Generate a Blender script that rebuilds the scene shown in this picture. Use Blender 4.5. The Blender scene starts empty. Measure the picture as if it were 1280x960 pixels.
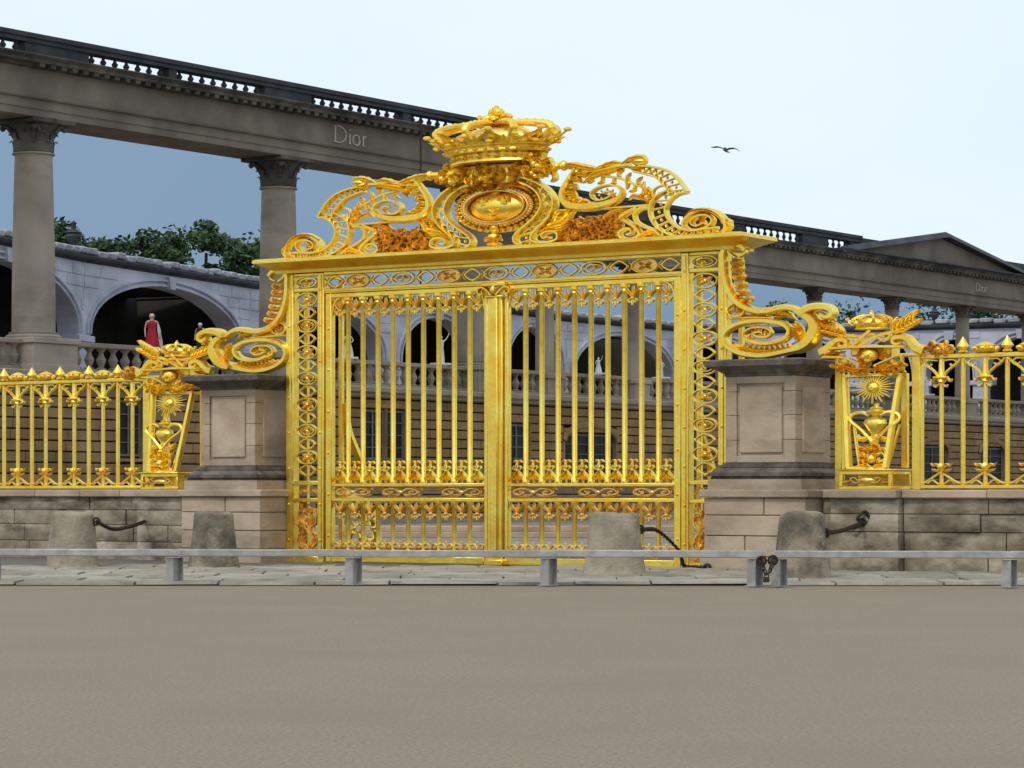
import bpy, math, random
from math import sin, cos, pi, radians, atan, atan2, sqrt
from mathutils import Vector, Matrix, noise
random.seed(7)
SC = bpy.context.scene
COL = SC.collection
# ------------------------------------------------------------------ camera
F = 3400.0            # focal length in photo pixels (photo is 1280 wide)
EYE = 1.6
HOR = 612.0
cam_d = bpy.data.cameras.new('camera'); cam = bpy.data.objects.new('camera', cam_d); COL.objects.link(cam)
cam.location = (0, 0, EYE); cam.rotation_euler = (pi/2, 0, 0)
cam_d.sensor_width = 36; cam_d.lens = 36*F/1280; cam_d.shift_y = (HOR-480)/1280
cam_d.clip_start = 0.5; cam_d.clip_end = 9000
SC.camera = cam
SC.render.resolution_x = 1024; SC.render.resolution_y = 768
# ------------------------------------------------------------------ world: overcast daylight
SUN_EL, SUN_AZ = radians(52), radians(-28)      # azimuth measured from behind the camera
w = bpy.data.worlds.new('World'); SC.world = w; w.use_nodes = True
nt = w.node_tree; N = nt.nodes; L = nt.links; N.clear()
out = N.new('ShaderNodeOutputWorld'); bg = N.new('ShaderNodeBackground'); bg.inputs[1].default_value = 0.1
sky = N.new('ShaderNodeTexSky'); sky.sky_type = 'NISHITA'; sky.sun_disc = False
sky.sun_elevation = SUN_EL; sky.sun_rotation = radians(180+28)
tc = N.new('ShaderNodeTexCoord'); mp = N.new('ShaderNodeMapping'); mp.inputs['Scale'].default_value = (1, 1, 2.6)
nz = N.new('ShaderNodeTexNoise'); nz.inputs['Scale'].default_value = 3.0; nz.inputs['Detail'].default_value = 5; nz.inputs['Roughness'].default_value = .5
cr = N.new('ShaderNodeValToRGB'); cr.color_ramp.elements[0].position = .3; cr.color_ramp.elements[1].position = .75
cr.color_ramp.elements[0].color = (7.7, 9.1, 10.1, 1); cr.color_ramp.elements[1].color = (9.2, 10.3, 10.9, 1)
mx = N.new('ShaderNodeMix'); mx.data_type = 'RGBA'; mx.inputs[0].default_value = .93
L.new(tc.outputs['Generated'], mp.inputs[0]); L.new(mp.outputs[0], nz.inputs['Vector']); L.new(nz.outputs[0], cr.inputs[0])
L.new(sky.outputs[0], mx.inputs[6]); L.new(cr.outputs[0], mx.inputs[7]); L.new(mx.outputs[2], bg.inputs[0]); L.new(bg.outputs[0], out.inputs[0])
sd = bpy.data.lights.new('sun', 'SUN'); sd.energy = 1.6; sd.angle = radians(10); sd.color = (1, .95, .86)
so = bpy.data.objects.new('sun', sd); COL.objects.link(so)
sdir = Vector((sin(SUN_AZ)*cos(SUN_EL), -cos(SUN_AZ)*cos(SUN_EL), sin(SUN_EL)))
so.rotation_euler = (-sdir).to_track_quat('-Z', 'Y').to_euler(); so.location = (0, 0, 60)
SC.view_settings.view_transform = 'Standard'; SC.view_settings.look = 'None'
SC.view_settings.exposure = 0.0; SC.view_settings.gamma = 1

# ------------------------------------------------------------------ helpers
class Fr:
    """a vertical plane in the place: origin on the ground, u along it, v away from the viewer"""
    def __init__(s, px, Y, ang):
        s.O = ((px-640)/F*Y, Y); s.a = ang; s.u = (cos(ang), sin(ang)); s.v = (-sin(ang), cos(ang))
    def t(s, px, n=0):
        k = (px-640)/F
        return (k*(s.O[1]-n*s.v[1])-s.O[0]+n*s.v[0])/(s.u[0]-k*s.u[1])
    def p(s, px, py, n=0):
        t = s.t(px, n); Y = s.O[1]+t*s.u[1]-n*s.v[1]
        return (t, EYE+(HOR-py)/F*Y)
    def z(s, px, py, n=0): return s.p(px, py, n)[1]

def gpt(px, Y, z=0): return Vector(((px-640)/F*Y, Y, z))

def cat(pts, k=6, closed=False):
    """catmull-rom resample of a polyline (any dimension)"""
    P = [Vector(p) for p in pts]; n = len(P); o = []
    if n < 3: return P
    rng = range(n if closed else n-1)
    for i in rng:
        p1, p2 = P[i], P[(i+1) % n]
        p0 = P[(i-1) % n] if closed or i > 0 else p1*2-p2
        p3 = P[(i+2) % n] if closed or i+2 < n else p2*2-p1
        for j in range(k):
            t = j/k
            o.append(.5*((2*p1)+(p2-p0)*t+(2*p0-5*p1+4*p2-p3)*t*t+(3*p1-p0-3*p2+p3)*t*t*t))
    if not closed: o.append(P[-1])
    return o

class MB:
    def __init__(s): s.v = []; s.f = []
    def add(s, vs, fs):
        b = len(s.v); s.v += [tuple(q) for q in vs]; s.f += [tuple(i+b for i in q) for q in fs]; return s
    def box(s, x0, x1, y0, y1, z0, z1, c=0.0):
        if c > 0:
            c = min(c, (x1-x0)*.4, (y1-y0)*.4, (z1-z0)*.4)
            vs = []; idx = {}
            fs = []
            X = (x0, x1); Y = (y0, y1); Z = (z0, z1)
            for i in (0, 1):
                for j in (0, 1):
                    for k in (0, 1):
                        sx = c if i == 0 else -c; sy = c if j == 0 else -c; sz = c if k == 0 else -c
                        idx[i, j, k, 'x'] = len(vs); vs.append((X[i], Y[j]+sy, Z[k]+sz))
                        idx[i, j, k, 'y'] = len(vs); vs.append((X[i]+sx, Y[j], Z[k]+sz))
                        idx[i, j, k, 'z'] = len(vs); vs.append((X[i]+sx, Y[j]+sy, Z[k]))
            def q(a, flip):
                fs.append(tuple(a[::-1]) if flip else tuple(a))
            for i in (0, 1): q([idx[i, 0, 0, 'x'], idx[i, 1, 0, 'x'], idx[i, 1, 1, 'x'], idx[i, 0, 1, 'x']], i == 0)
            for j in (0, 1): q([idx[0, j, 0, 'y'], idx[0, j, 1, 'y'], idx[1, j, 1, 'y'], idx[1, j, 0, 'y']], j == 0)
            for k in (0, 1): q([idx[0, 0, k, 'z'], idx[1, 0, k, 'z'], idx[1, 1, k, 'z'], idx[0, 1, k, 'z']], k == 0)
            for i in (0, 1):
                for j in (0, 1): q([idx[i, j, 0, 'x'], idx[i, j, 0, 'y'], idx[i, j, 1, 'y'], idx[i, j, 1, 'x']], (i+j) % 2 == 1)
                for k in (0, 1): q([idx[i, 0, k, 'x'], idx[i, 0, k, 'z'], idx[i, 1, k, 'z'], idx[i, 1, k, 'x']], (i+k) % 2 == 0)
            for j in (0, 1):
                for k in (0, 1): q([idx[0, j, k, 'y'], idx[0, j, k, 'z'], idx[1, j, k, 'z'], idx[1, j, k, 'y']], (j+k) % 2 == 1)
            for i in (0, 1):
                for j in (0, 1):
                    for k in (0, 1): q([idx[i, j, k, 'x'], idx[i, j, k, 'y'], idx[i, j, k, 'z']], (i+j+k) % 2 == 0)
            return s.add(vs, fs)
        vs = [(x, y, z) for z in (z0, z1) for y in (y0, y1) for x in (x0, x1)]
        return s.add(vs, [(0, 2, 3, 1), (4, 5, 7, 6), (0, 1, 5, 4), (2, 6, 7, 3), (0, 4, 6, 2), (1, 3, 7, 5)])
    def lathe(s, prof, n=16, c=(0, 0), sy=1.0, fn=None):
        """profile [(r,z)...] bottom to top"""
        vs = []; fs = []; m = len(prof)
        for r, z in prof:
            for j in range(n):
                a = 2*pi*j/n; q = fn(a, z) if fn else 1
                vs.append((c[0]+r*q*cos(a), c[1]+r*q*sy*sin(a), z))
        for i in range(m-1):
            for j in range(n):
                a = i*n+j; b = i*n+(j+1) % n; fs.append((a, b, b+n, a+n))
        fs.append(tuple(range(n))[::-1]); fs.append(tuple(range((m-1)*n, m*n)))
        return s.add(vs, fs)
    def sweep(s, P, sec, closed=False, up=None):
        """P list of 3D points; sec(t)-> list of (a,b) offsets: a in-plane normal, b along up-ish binormal"""
        P = [Vector(p) for p in P]; n = len(P); vs = []; fs = []; m = 0
        up = Vector(up) if up is not None else None
        last = None
        for i, p in enumerate(P):
            if closed: d = P[(i+1) % n]-P[i-1]
            else: d = P[min(i+1, n-1)]-P[max(i-1, 0)]
            if d.length < 1e-9: d = Vector((0, 0, 1))
            d.normalize()
            if up is not None: b = up
            else:
                b = last-d*last.dot(d) if last is not None else (Vector((0, 1, 0)) if abs(d.y) < .9 else Vector((1, 0, 0)))
                b = b-d*b.dot(d); b.normalize(); last = b
            a = b.cross(d)
            if a.length < 1e-6: a = Vector((1, 0, 0))
            a.normalize()
            S = sec(i/max(1, n-1)); m = len(S)
            for (x, y) in S: vs.append(p+a*x+b*y)
        rng = n if closed else n-1
        for i in range(rng):
            for j in range(m):
                A = i*m+j; B = i*m+(j+1) % m; C = ((i+1) % n)*m+(j+1) % m; D = ((i+1) % n)*m+j
                fs.append((A, D, C, B))
        if not closed: fs.append(tuple(range(m))); fs.append(tuple(range((n-1)*m, n*m))[::-1])
        return s.add(vs, fs)
    def tube(s, P, r, n=8, closed=False):
        rf = r if callable(r) else (lambda t: r)
        return s.sweep(P, lambda t: [(rf(t)*cos(2*pi*j/n), rf(t)*sin(2*pi*j/n)) for j in range(n)], closed)
    def strap(s, pts, w, d=.12, n=0., k=5, closed=False, back=0.):
        """band of gilded iron lying in the (s,z) plane; w width (number or f(t)), d depth towards the viewer"""
        wf = w if callable(w) else (lambda t: w)
        df = d if callable(d) else (lambda t: d)
        P = cat([(x, z) for x, z in pts], k, closed)
        P3 = [(q[0], -n, q[1]) for q in P]
        def sec(t):
            a = wf(t)/2; e = df(t)
            return [(a, back), (a, -e*.6), (a*.55, -e), (-a*.55, -e), (-a, -e*.6), (-a, back)]
        return s.sweep(P3, sec, closed, up=(0, 1, 0))
    def leaf(s, pts, w, d=.1, n=0., k=5, lobes=5):
        P = cat([(x, z) for x, z in pts], k); P3 = [(q[0], -n, q[1]) for q in P]
        def sec(t):
            a = w/2*(sin(pi*min(1, t*1.0+.04))**.6)*(.72+.34*abs(sin(lobes*pi*t)))+.004
            e = d*(.45+.6*sin(pi*t))
            return [(a, .02), (a*.9, -e*.5), (a*.45, -e), (0, -e*.55), (-a*.45, -e), (-a*.9, -e*.5), (-a, .02)]
        return s.sweep(P3, sec, False, up=(0, 1, 0))
    def ball(s, c, r, n=8, m=5):
        if not isinstance(r, (tuple, list)): r = (r, r, r)
        vs = []; fs = []
        for i in range(1, m):
            ph = pi*i/m
            for j in range(n):
                a = 2*pi*j/n; vs.append((c[0]+r[0]*sin(ph)*cos(a), c[1]+r[1]*sin(ph)*sin(a), c[2]-r[2]*cos(ph)))
        b0 = len(vs); vs.append((c[0], c[1], c[2]-r[2])); vs.append((c[0], c[1], c[2]+r[2]))
        for i in range(m-2):
            for j in range(n):
                a = i*n+j; b = i*n+(j+1) % n; fs.append((a, b, b+n, a+n))
        for j in range(n):
            fs.append((b0, (j+1) % n, j)); fs.append((b0+1, (m-2)*n+j, (m-2)*n+(j+1) % n))
        return s.add(vs, fs)
    def prism(s, poly, y0, y1, hole=None):
        """poly [(x,z)] ccw seen from the front (-y); extruded y0(front)..y1"""
        n = len(poly); vs = [(x, y0, z) for x, z in poly]+[(x, y1, z) for x, z in poly]
        fs = [tuple(range(n)), tuple(range(n, 2*n))[::-1]]
        for i in range(n):
            j = (i+1) % n; fs.append((i, i+n, j+n, j))
        return s.add(vs, fs)
    def xprism(s, prof, x0, x1):
        """profile [(y,z)] extruded along x"""
        n = len(prof); vs = [(x0, y, z) for y, z in prof]+[(x1, y, z) for y, z in prof]
        fs = [tuple(range(n)), tuple(range(n, 2*n))[::-1]]
        for i in range(n):
            j = (i+1) % n; fs.append((i, i+n, j+n, j))
        return s.add(vs, fs)
    def mirror(s):
        o = MB(); o.v = [(-x, y, z) for x, y, z in s.v]; o.f = [q[::-1] for q in s.f]; return o
    def shift(s, dx, dy, dz):
        o = MB(); o.v = [(x+dx, y+dy, z+dz) for x, y, z in s.v]; o.f = list(s.f); return o
    def mesh(s, name, mat, smooth=True):
        m = bpy.data.meshes.new(name); m.from_pydata(s.v, [], s.f)
        import bmesh
        b = bmesh.new(); b.from_mesh(m); bmesh.ops.recalc_face_normals(b, faces=b.faces); b.to_mesh(m); b.free()
        if mat: m.materials.append(mat)
        if smooth:
            m.shade_smooth()
            try: m.set_sharp_from_angle(angle=radians(38))
            except Exception: pass
        return m

def link(name, mesh, parent=None, loc=(0, 0, 0), rot=(0, 0, 0), scale=(1, 1, 1)):
    o = bpy.data.objects.new(name, mesh); COL.objects.link(o)
    o.location = loc; o.rotation_euler = rot; o.scale = scale
    if parent: o.parent = parent
    return o
def part(name, mb, mat, parent=None, loc=(0, 0, 0), rot=(0, 0, 0), smooth=True):
    return link(name, mb.mesh(name, mat, smooth), parent, loc, rot)
def empty(name, loc=(0, 0, 0), rz=0):
    o = bpy.data.objects.new(name, None); COL.objects.link(o); o.location = loc; o.rotation_euler = (0, 0, rz); o.empty_display_size = .3; return o
def tag(o, label, cat_, group=None):
    o['label'] = label; o['category'] = cat_
    if group: o['group'] = group
    return o
def struct(o): o['kind'] = 'structure'; return o
def stuff(o): o['kind'] = 'stuff'; return o

# ------------------------------------------------------------------ materials
def mat(name, c1, c2, scale=3., rough=.85, metal=0., bump=.15, bscale=None, c3=None, s3=.6, streak=0., detail=6, spec=.3, thr=(.35, .65), f3=(.55, .7)):
    m = bpy.data.materials.new(name); m.use_nodes = True; nt = m.node_tree; N = nt.nodes; L = nt.links
    b = N['Principled BSDF']; b.inputs['Roughness'].default_value = rough; b.inputs['Metallic'].default_value = metal
    b.inputs['Specular IOR Level'].default_value = spec
    g = N.new('ShaderNodeNewGeometry')
    mp = N.new('ShaderNodeMapping'); L.new(g.outputs['Position'], mp.inputs[0])
    oi = N.new('ShaderNodeObjectInfo')
    n1 = N.new('ShaderNodeTexNoise'); n1.inputs['Scale'].default_value = scale; n1.inputs['Detail'].default_value = detail
    L.new(mp.outputs[0], n1.inputs['Vector'])
    r = N.new('ShaderNodeValToRGB'); r.color_ramp.elements[0].position = thr[0]; r.color_ramp.elements[1].position = thr[1]
    r.color_ramp.elements[0].color = (*c1, 1); r.color_ramp.elements[1].color = (*c2, 1)
    L.new(n1.outputs[0], r.inputs[0]); col = r.outputs[0]
    if c3:
        n3 = N.new('ShaderNodeTexNoise'); n3.inputs['Scale'].default_value = s3; n3.inputs['Detail'].default_value = 8; n3.inputs['Roughness'].default_value = .65
        m3 = N.new('ShaderNodeMapping'); L.new(g.outputs['Position'], m3.inputs[0])
        if streak: m3.inputs['Scale'].default_value = (streak, streak, 1)
        L.new(m3.outputs[0], n3.inputs['Vector'])
        r3 = N.new('ShaderNodeValToRGB'); r3.color_ramp.elements[0].position = f3[0]; r3.color_ramp.elements[1].position = f3[1]
        L.new(n3.outputs[0], r3.inputs[0])
        mx = N.new('ShaderNodeMix'); mx.data_type = 'RGBA'; L.new(r3.outputs[0], mx.inputs[0]); L.new(col, mx.inputs[6]); mx.inputs[7].default_value = (*c3, 1)
        col = mx.outputs[2]
    # slight piece-to-piece difference
    hv = N.new('ShaderNodeHueSaturation'); mr = N.new('ShaderNodeMapRange'); mr.inputs['To Min'].default_value = .9 if metal < .5 else .97; mr.inputs['To Max'].default_value = 1.1 if metal < .5 else 1.03
    L.new(oi.outputs['Random'], mr.inputs[0]); L.new(mr.outputs[0], hv.inputs['Value']); L.new(col, hv.inputs['Color'])
    L.new(hv.outputs[0], b.inputs['Base Color'])
    rn = N.new('ShaderNodeTexNoise'); rn.inputs['Scale'].default_value = scale*2.3; rn.inputs['Detail'].default_value = 7; L.new(mp.outputs[0], rn.inputs['Vector'])
    rr_ = N.new('ShaderNodeMapRange'); rr_.inputs['From Min'].default_value = .3; rr_.inputs['From Max'].default_value = .7
    rr_.inputs['To Min'].default_value = rough*.82; rr_.inputs['To Max'].default_value = min(1, rough*1.3); L.new(rn.outputs[0], rr_.inputs[0]); L.new(rr_.outputs[0], b.inputs['Roughness'])
    if bump:
        nb = N.new('ShaderNodeTexNoise'); nb.inputs['Scale'].default_value = bscale or scale*4; nb.inputs['Detail'].default_value = 6
        L.new(mp.outputs[0], nb.inputs['Vector'])
        bp = N.new('ShaderNodeBump'); bp.inputs['Strength'].default_value = bump; bp.inputs['Distance'].default_value = .05
        L.new(nb.outputs[0], bp.inputs['Height']); L.new(bp.outputs[0], b.inputs['Normal'])
    return m

GOLD = mat('gold_leaf', (1.0, .69, .09), (1.0, .79, .17), 2.5, rough=.38, metal=1., bump=.10, bscale=14, c3=(.93, .52, .055), s3=1.6, spec=.5, f3=(.48, .75))
GOLD_SHADED = mat('shaded_gilding', (.80, .50, .13), (1.0, .70, .20), 6, rough=.42, metal=1., bump=.25, bscale=20, spec=.5)  # gold again, with the deep orange of shaded relief put into its colour
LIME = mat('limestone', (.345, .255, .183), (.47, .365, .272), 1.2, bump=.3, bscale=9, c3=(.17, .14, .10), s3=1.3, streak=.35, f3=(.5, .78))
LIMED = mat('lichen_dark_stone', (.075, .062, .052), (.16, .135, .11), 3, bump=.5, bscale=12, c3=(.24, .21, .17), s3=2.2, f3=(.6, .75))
WALLS = mat('old_wall_stone', (.20, .155, .105), (.42, .35, .265), 1.6, bump=.7, bscale=6, c3=(.08, .06, .04), s3=1.7, streak=.45, f3=(.46, .66))
MORT = mat('pale_mortar', (.13, .10, .07), (.22, .175, .125), 3, bump=.2)
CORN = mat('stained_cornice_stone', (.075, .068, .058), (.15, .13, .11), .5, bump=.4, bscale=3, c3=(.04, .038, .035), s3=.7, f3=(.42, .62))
BOLL = mat('granite_bollard', (.27, .225, .16), (.38, .325, .24), 2.5, bump=.4, bscale=16, c3=(.18, .155, .115), s3=2.0, f3=(.5, .72))
BOLD = mat('mossy_granite', (.165, .135, .10), (.32, .265, .19), 1.8, bump=.5, bscale=14, c3=(.085, .075, .055), s3=2.4, f3=(.42, .62))
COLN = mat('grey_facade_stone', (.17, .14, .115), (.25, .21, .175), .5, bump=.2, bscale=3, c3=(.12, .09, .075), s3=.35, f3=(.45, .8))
COLD = mat('slate_dark_stone', (.035, .038, .046), (.06, .065, .075), .8, bump=.2, bscale=3)
COLP = mat('column_stone', (.24, .20, .165), (.32, .27, .22), .6, bump=.2, bscale=4, c3=(.10, .085, .07), s3=.5, streak=.4, f3=(.5, .8))
BASEM = mat('rusticated_stone', (.18, .11, .052), (.29, .185, .092), .6, bump=.3, bscale=4, c3=(.10, .065, .035), s3=.5, streak=.4, f3=(.5, .8))
JOINT = mat('dark_joint', (.02, .016, .013), (.04, .03, .025), 2, bump=.1)
ARC = mat('pale_lilac_stone', (.44, .45, .55), (.58, .59, .70), .5, bump=.25, bscale=3, c3=(.30, .29, .35), s3=.5, streak=.5, f3=(.5, .75))
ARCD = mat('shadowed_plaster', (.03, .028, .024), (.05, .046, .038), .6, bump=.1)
TILE = mat('roof_edge_stone', (.25, .25, .28), (.42, .42, .48), 1.5, bump=.3)
BLUE = mat('sky_printed_hoarding', (.32, .46, .66), (.37, .51, .71), .018, rough=.95, bump=0, spec=.05, detail=3, thr=(.25, .75))
GROUND = mat('plaza_surface', (.19, .152, .108), (.29, .232, .165), 28, bump=.5, bscale=45, c3=(.205, .166, .12), s3=.35, f3=(.4, .85), rough=.9)
SLAB = mat('paving_stone', (.25, .215, .17), (.38, .335, .275), .7, bump=.5, bscale=7, c3=(.16, .145, .125), s3=1.3, f3=(.5, .7))
COURT = mat('courtyard_surface', (.18, .155, .125), (.24, .21, .17), .3, bump=.2)
STEEL = mat('galvanised_steel', (.34, .32, .305), (.48, .46, .44), 5, rough=.45, metal=.55, bump=.08, c3=(.24, .24, .24), s3=2.5, f3=(.55, .75))
IRON = mat('rusty_iron', (.035, .026, .02), (.075, .05, .035), 9, rough=.7, metal=.5, bump=.3)
GLASS = mat('dark_window_glass', (.012, .014, .016), (.03, .033, .036), 1.0, rough=.5, bump=.02, spec=.15)
FRAME = mat('window_frame_paint', (.13, .12, .11), (.17, .16, .145), 4, bump=.05)
LEAFM = mat('tree_leaves', (.03, .06, .024), (.065, .115, .04), .9, rough=.8, bump=0, c3=(.018, .038, .02), s3=.5)
BARK = mat('bark', (.05, .038, .028), (.09, .07, .05), 4, bump=.6)
MARBLE = mat('white_marble', (.55, .55, .56), (.72, .72, .72), 2, bump=.1)
RED = mat('red_cloth', (.33, .012, .03), (.45, .02, .04), 3, bump=.1)
SKIN = mat('skin', (.48, .30, .22), (.52, .34, .26), 3, bump=0, rough=.6)
DARKC = mat('black_cloth', (.012, .012, .015), (.03, .03, .035), 3, bump=.1)
HAIRL = mat('pale_hair', (.5, .46, .38), (.6, .55, .45), 5, bump=.1)
FEATH = mat('grey_feathers', (.10, .10, .105), (.2, .2, .2), 6, bump=.1)
LETTER = mat('pale_metal_letters', (.42, .40, .36), (.5, .48, .44), 3, rough=.5, bump=.05)

# ------------------------------------------------------------------ the frames of the place
G = Fr(622.5, 56.891, -radians(33.109))          # gate, fence, pillars
W1 = Fr(348, 122.0, atan2(.8181, .5751))         # colonnade line
GA = G.a; GO = (G.O[0], G.O[1], 0)

# ================================================================== GROUND
mb = MB()
mb.add([(-3500, -600, 0), (3500, -600, 0), (3500, 6000, 0), (-3500, 6000, 0)], [(0, 1, 2, 3)])
struct(part('ground', mb, GROUND))
# courtyard surface behind the gate line
def gw(s, y): return (G.O[0]+s*G.u[0]+y*G.v[0], G.O[1]+s*G.u[1]+y*G.v[1])
a = [gw(-60, 2.2), gw(22, 2.2), gw(22, 200), gw(-60, 200)]
struct(part('courtyard_paving', MB().add([(x, y, .006) for x, y in a], [(0, 1, 2, 3)]), COURT))
m = MB(); m.box(-34, 34, 90.0, 92.2, .0, .20, .02); m.box(-34, 34, 90.5, 92.2, .202, .38, .02)
struct(part('courtyard_step', m, LIME, smooth=False))
# stone paving in front of the gate, slab by slab
pav = empty('stone_pavement', (0, 45.2, 0)); struct(pav)
bed = [(-16, .0), (16, .0), (16, 19), (-16, 19)]
part('mortar_bed', MB().add([(x, y, .012) for x, y in bed], [(0, 1, 2, 3)]), mat('mortar', (.10, .09, .075), (.15, .135, .115), 3, bump=.3), pav)
rows = 9; slab_meshes = []
for i in range(14):
    ln = random.uniform(.9, 2.3); dp = random.uniform(1.02, 1.1)
    m = MB()
    nx = 7
    f = []; v = []
    for j in range(nx+1):
        x = ln*j/nx; e0 = random.uniform(-.035, .035); e1 = random.uniform(-.035, .035); h = random.uniform(-.006, .006)
        v += [(x, .03+e0, .0), (x, .06+e0, .05+h), (x, dp-.06+e1, .05+h+random.uniform(-.01, .01)), (x, dp-.03+e1, .0)]
    for j in range(nx):
        for q in range(3): a = j*4+q; f.append((a, a+4, a+5, a+1))
    f.append((0, 1, 2, 3)); f.append((nx*4+3, nx*4+2, nx*4+1, nx*4))
    m.add(v, f); slab_meshes.append((ln, m.mesh('paving_slab', SLAB)))
y = 0.05
for r in range(rows):
    x = -12.5-random.uniform(0, 1.5)
    while x < 12.5:
        ln, me = random.choice(slab_meshes)
        link('paving_slab', me, pav, (x, y, .012+random.uniform(-.012, .018)), (random.uniform(-.006, .006), random.uniform(-.005, .005), 0)); x += ln+.04
    y += 1.14

# ================================================================== GATE
gate = empty('gilded_gate', GO, GA)
tag(gate, 'tall gilded wrought iron gate with two closed barred leaves, ringed jambs and crowned crest', 'gate')
TOPZ = 6.33
def ellipse(cx, cz, rx, rz, k=20): return [(cx+rx*cos(2*pi*i/k), cz+rz*sin(2*pi*i/k)) for i in range(k)]
# jambs
big = MB(); big.strap(ellipse(0, 0, .27, .135), .035, .07, k=1, closed=True)
big.strap(ellipse(0, 0, .17, .08, 14), .02, .05, k=1, closed=True)
for sx in (-1, 1):
    big.leaf([(sx*.02, 0), (sx*.10, .03), (sx*.15, .0)], .05, .05)
    big.leaf([(0, sx*.01), (sx*.03, sx*.06), (sx*.09, sx*.055)], .04, .05)
big.ball((0, -.04, 0), (.04, .03, .03), 8, 5)
big_m = big.mesh('ring_ornament', GOLD)
big2 = MB(); big2.strap(ellipse(0, 0, .28, .14), .035, .07, k=1, closed=True)
for i in range(4):
    a = pi/4+pi/2*i; big2.leaf([(0, 0), (.11*cos(a), .05*sin(a)), (.2*cos(a), .10*sin(a))], .07, .06, lobes=2)
big2.ball((0, -.05, 0), (.045, .03, .035), 8, 5); big2_m = big2.mesh('ring_ornament', GOLD); big2.prism(ellipse(0, 0, .26, .125, 18), -.015, .01); big3_m = big2.mesh('ring_ornament', GOLD_SHADED)
sml = MB(); sml.strap([(-.2, 0), (-.1, .075), (0, .105), (.1, .075), (.2, 0), (.1, -.075), (0, -.105), (-.1, -.075)], .035, .06, k=3, closed=True)
for sx in (-1, 1):
    sml.ball((sx*.22, -.03, 0), .026, 6, 4); sml.ball((0, -.03, sx*.125), .026, 6, 4)
sml_m = sml.mesh('small_ring_ornament', GOLD)
xl = MB()
for sx in (-1, 1): xl.strap([(-.1, sx*.06), (0, sx*.02), (.1, sx*.06)], .02, .05)
bolt_m = MB().lathe([(.028, 0), (.028, .02), (.016, .035)], 8).mesh('bolt', GOLD)

def seal(x0, x1, z0, z1, y=-.0): pass
for sg in (-1, 1):
    j = MB()
    for (a, b) in ((5.30, 5.50), (4.46, 4.64)):
        x0, x1 = sorted((sg*a, sg*b)); j.box(x0, x1, -.13, .10, .0, TOPZ, .015)
        xm = (x0+x1)/2
        j.box(xm-.035, xm+.035, -.15, -.128, .1, TOPZ-.05, .01)
    x0, x1 = sorted((sg*4.64, sg*5.30))
    for (z0, z1) in ((5.93, 6.01), (1.70, 1.79), (1.33, 1.41), (.0, .14), (6.27, 6.33)): j.box(x0, x1, -.11, .08, z0, z1, .01)
    # side return of the jamb (it is a box in depth)
    jamb = part('jamb', j, GOLD, gate)
    back = MB()
    for a in (5.46, 4.50):
        back.box(*(sorted((sg*a-.03, sg*a+.03))), .10, .62, 0, .12, .01)
        back.box(*(sorted((sg*a-.03, sg*a+.03))), .10, .62, 6.2, 6.33, .01)
        back.box(*(sorted((sg*a-.05, sg*a+.05))), .52, .62, .12, 6.2, .01)
    part('rear_frame', back, GOLD, gate)
    xc = sg*4.97
    link('ring_ornament', big_m, jamb, (xc, -.02, 6.14), scale=(1.05, 1, .85))
    for k in range(7):
        z = 5.76-.575*k
        link('ring_ornament', big2_m if k % 2 == 0 else big_m, jamb, (xc, -.02, z), scale=(1, 1, 1.02))
        link('small_ring_ornament', sml_m, jamb, (xc, -.02, z-.2875), scale=(1.05, 1, 1.1))
    # leaf in last panel part
    lf = MB()
    for (m_, q) in ((1, 0), (-1, 0)):
        lf.leaf([(xc, .2), (xc+m_*.14, .45), (xc+m_*.05, .75), (xc-m_*.12, 1.0), (xc+m_*.02, 1.28)], .15, .12)
        lf.strap([(xc+m_*.05, .25), (xc+m_*.26, .45), (xc+m_*.2, .66), (xc+m_*.06, .6), (xc+m_*.1, .5)], .04, .08)
        lf.strap([(xc-m_*.05, .75), (xc+m_*.22, .85), (xc+m_*.24, 1.1), (xc+m_*.1, 1.12), (xc+m_*.1, 1.0)], .04, .08)
        lf.leaf([(xc+m_*.03, 1.55), (xc+m_*.14, 1.6), (xc+m_*.27, 1.5)], .09, .06)
        lf.leaf([(xc+m_*.1, .35), (xc+m_*.2, .2), (xc+m_*.29, .22)], .09, .06)
    for q in range(26):
        x = xc+random.uniform(-.26, .26); z = random.uniform(.2, 1.3); a = random.uniform(0, 2*pi); l = random.uniform(.08, .17)
        lf.leaf([(x, z), (x+l*.5*cos(a), z+l*.5*sin(a)+.02), (x+l*cos(a+.5), z+l*sin(a+.5))], .06, .06, n=random.uniform(0, .05), k=3, lobes=3)
    part('leaf_scroll_panel', lf, GOLD_SHADED, jamb)
    for z in [.5+.78*i for i in range(8)]:
        for a in (5.40, 4.55): link('bolt', bolt_m, jamb, (sg*a, -.15, z), (pi/2, 0, 0))
# lintel / frieze
fz = MB()
fz.box(-4.46, 4.46, -.11, .08, 5.87, 5.97, .01); fz.box(-4.46, 4.46, -.13, .10, 6.27, 6.34, .01)
fz.box(-4.46, 4.46, -.135, -.10, 5.905, 5.935, .008)
frz = part('frieze_frame', fz, GOLD, gate)
for i in range(-3, 4):
    link('ring_ornament', (big3_m if i % 2 else big_m), frz, (i*1.195, -.02, 6.12), scale=(1.08, 1, .98))
for i in range(-4, 4):
    link('small_ring_ornament', sml_m, frz, ((i+.5)*1.195, -.02, 6.12), scale=(.98, 1, 1.1))
lk = MB()
for i in range(-8, 8):
    x = (i+.5)*.5975
    for sz in (-1, 1): lk.strap([(x-.09, 6.12+sz*.09), (x, 6.12+sz*.015), (x+.09, 6.12+sz*.09)], .02, .05, k=3)
stuff(part('frieze_link', lk, GOLD, frz))
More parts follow.
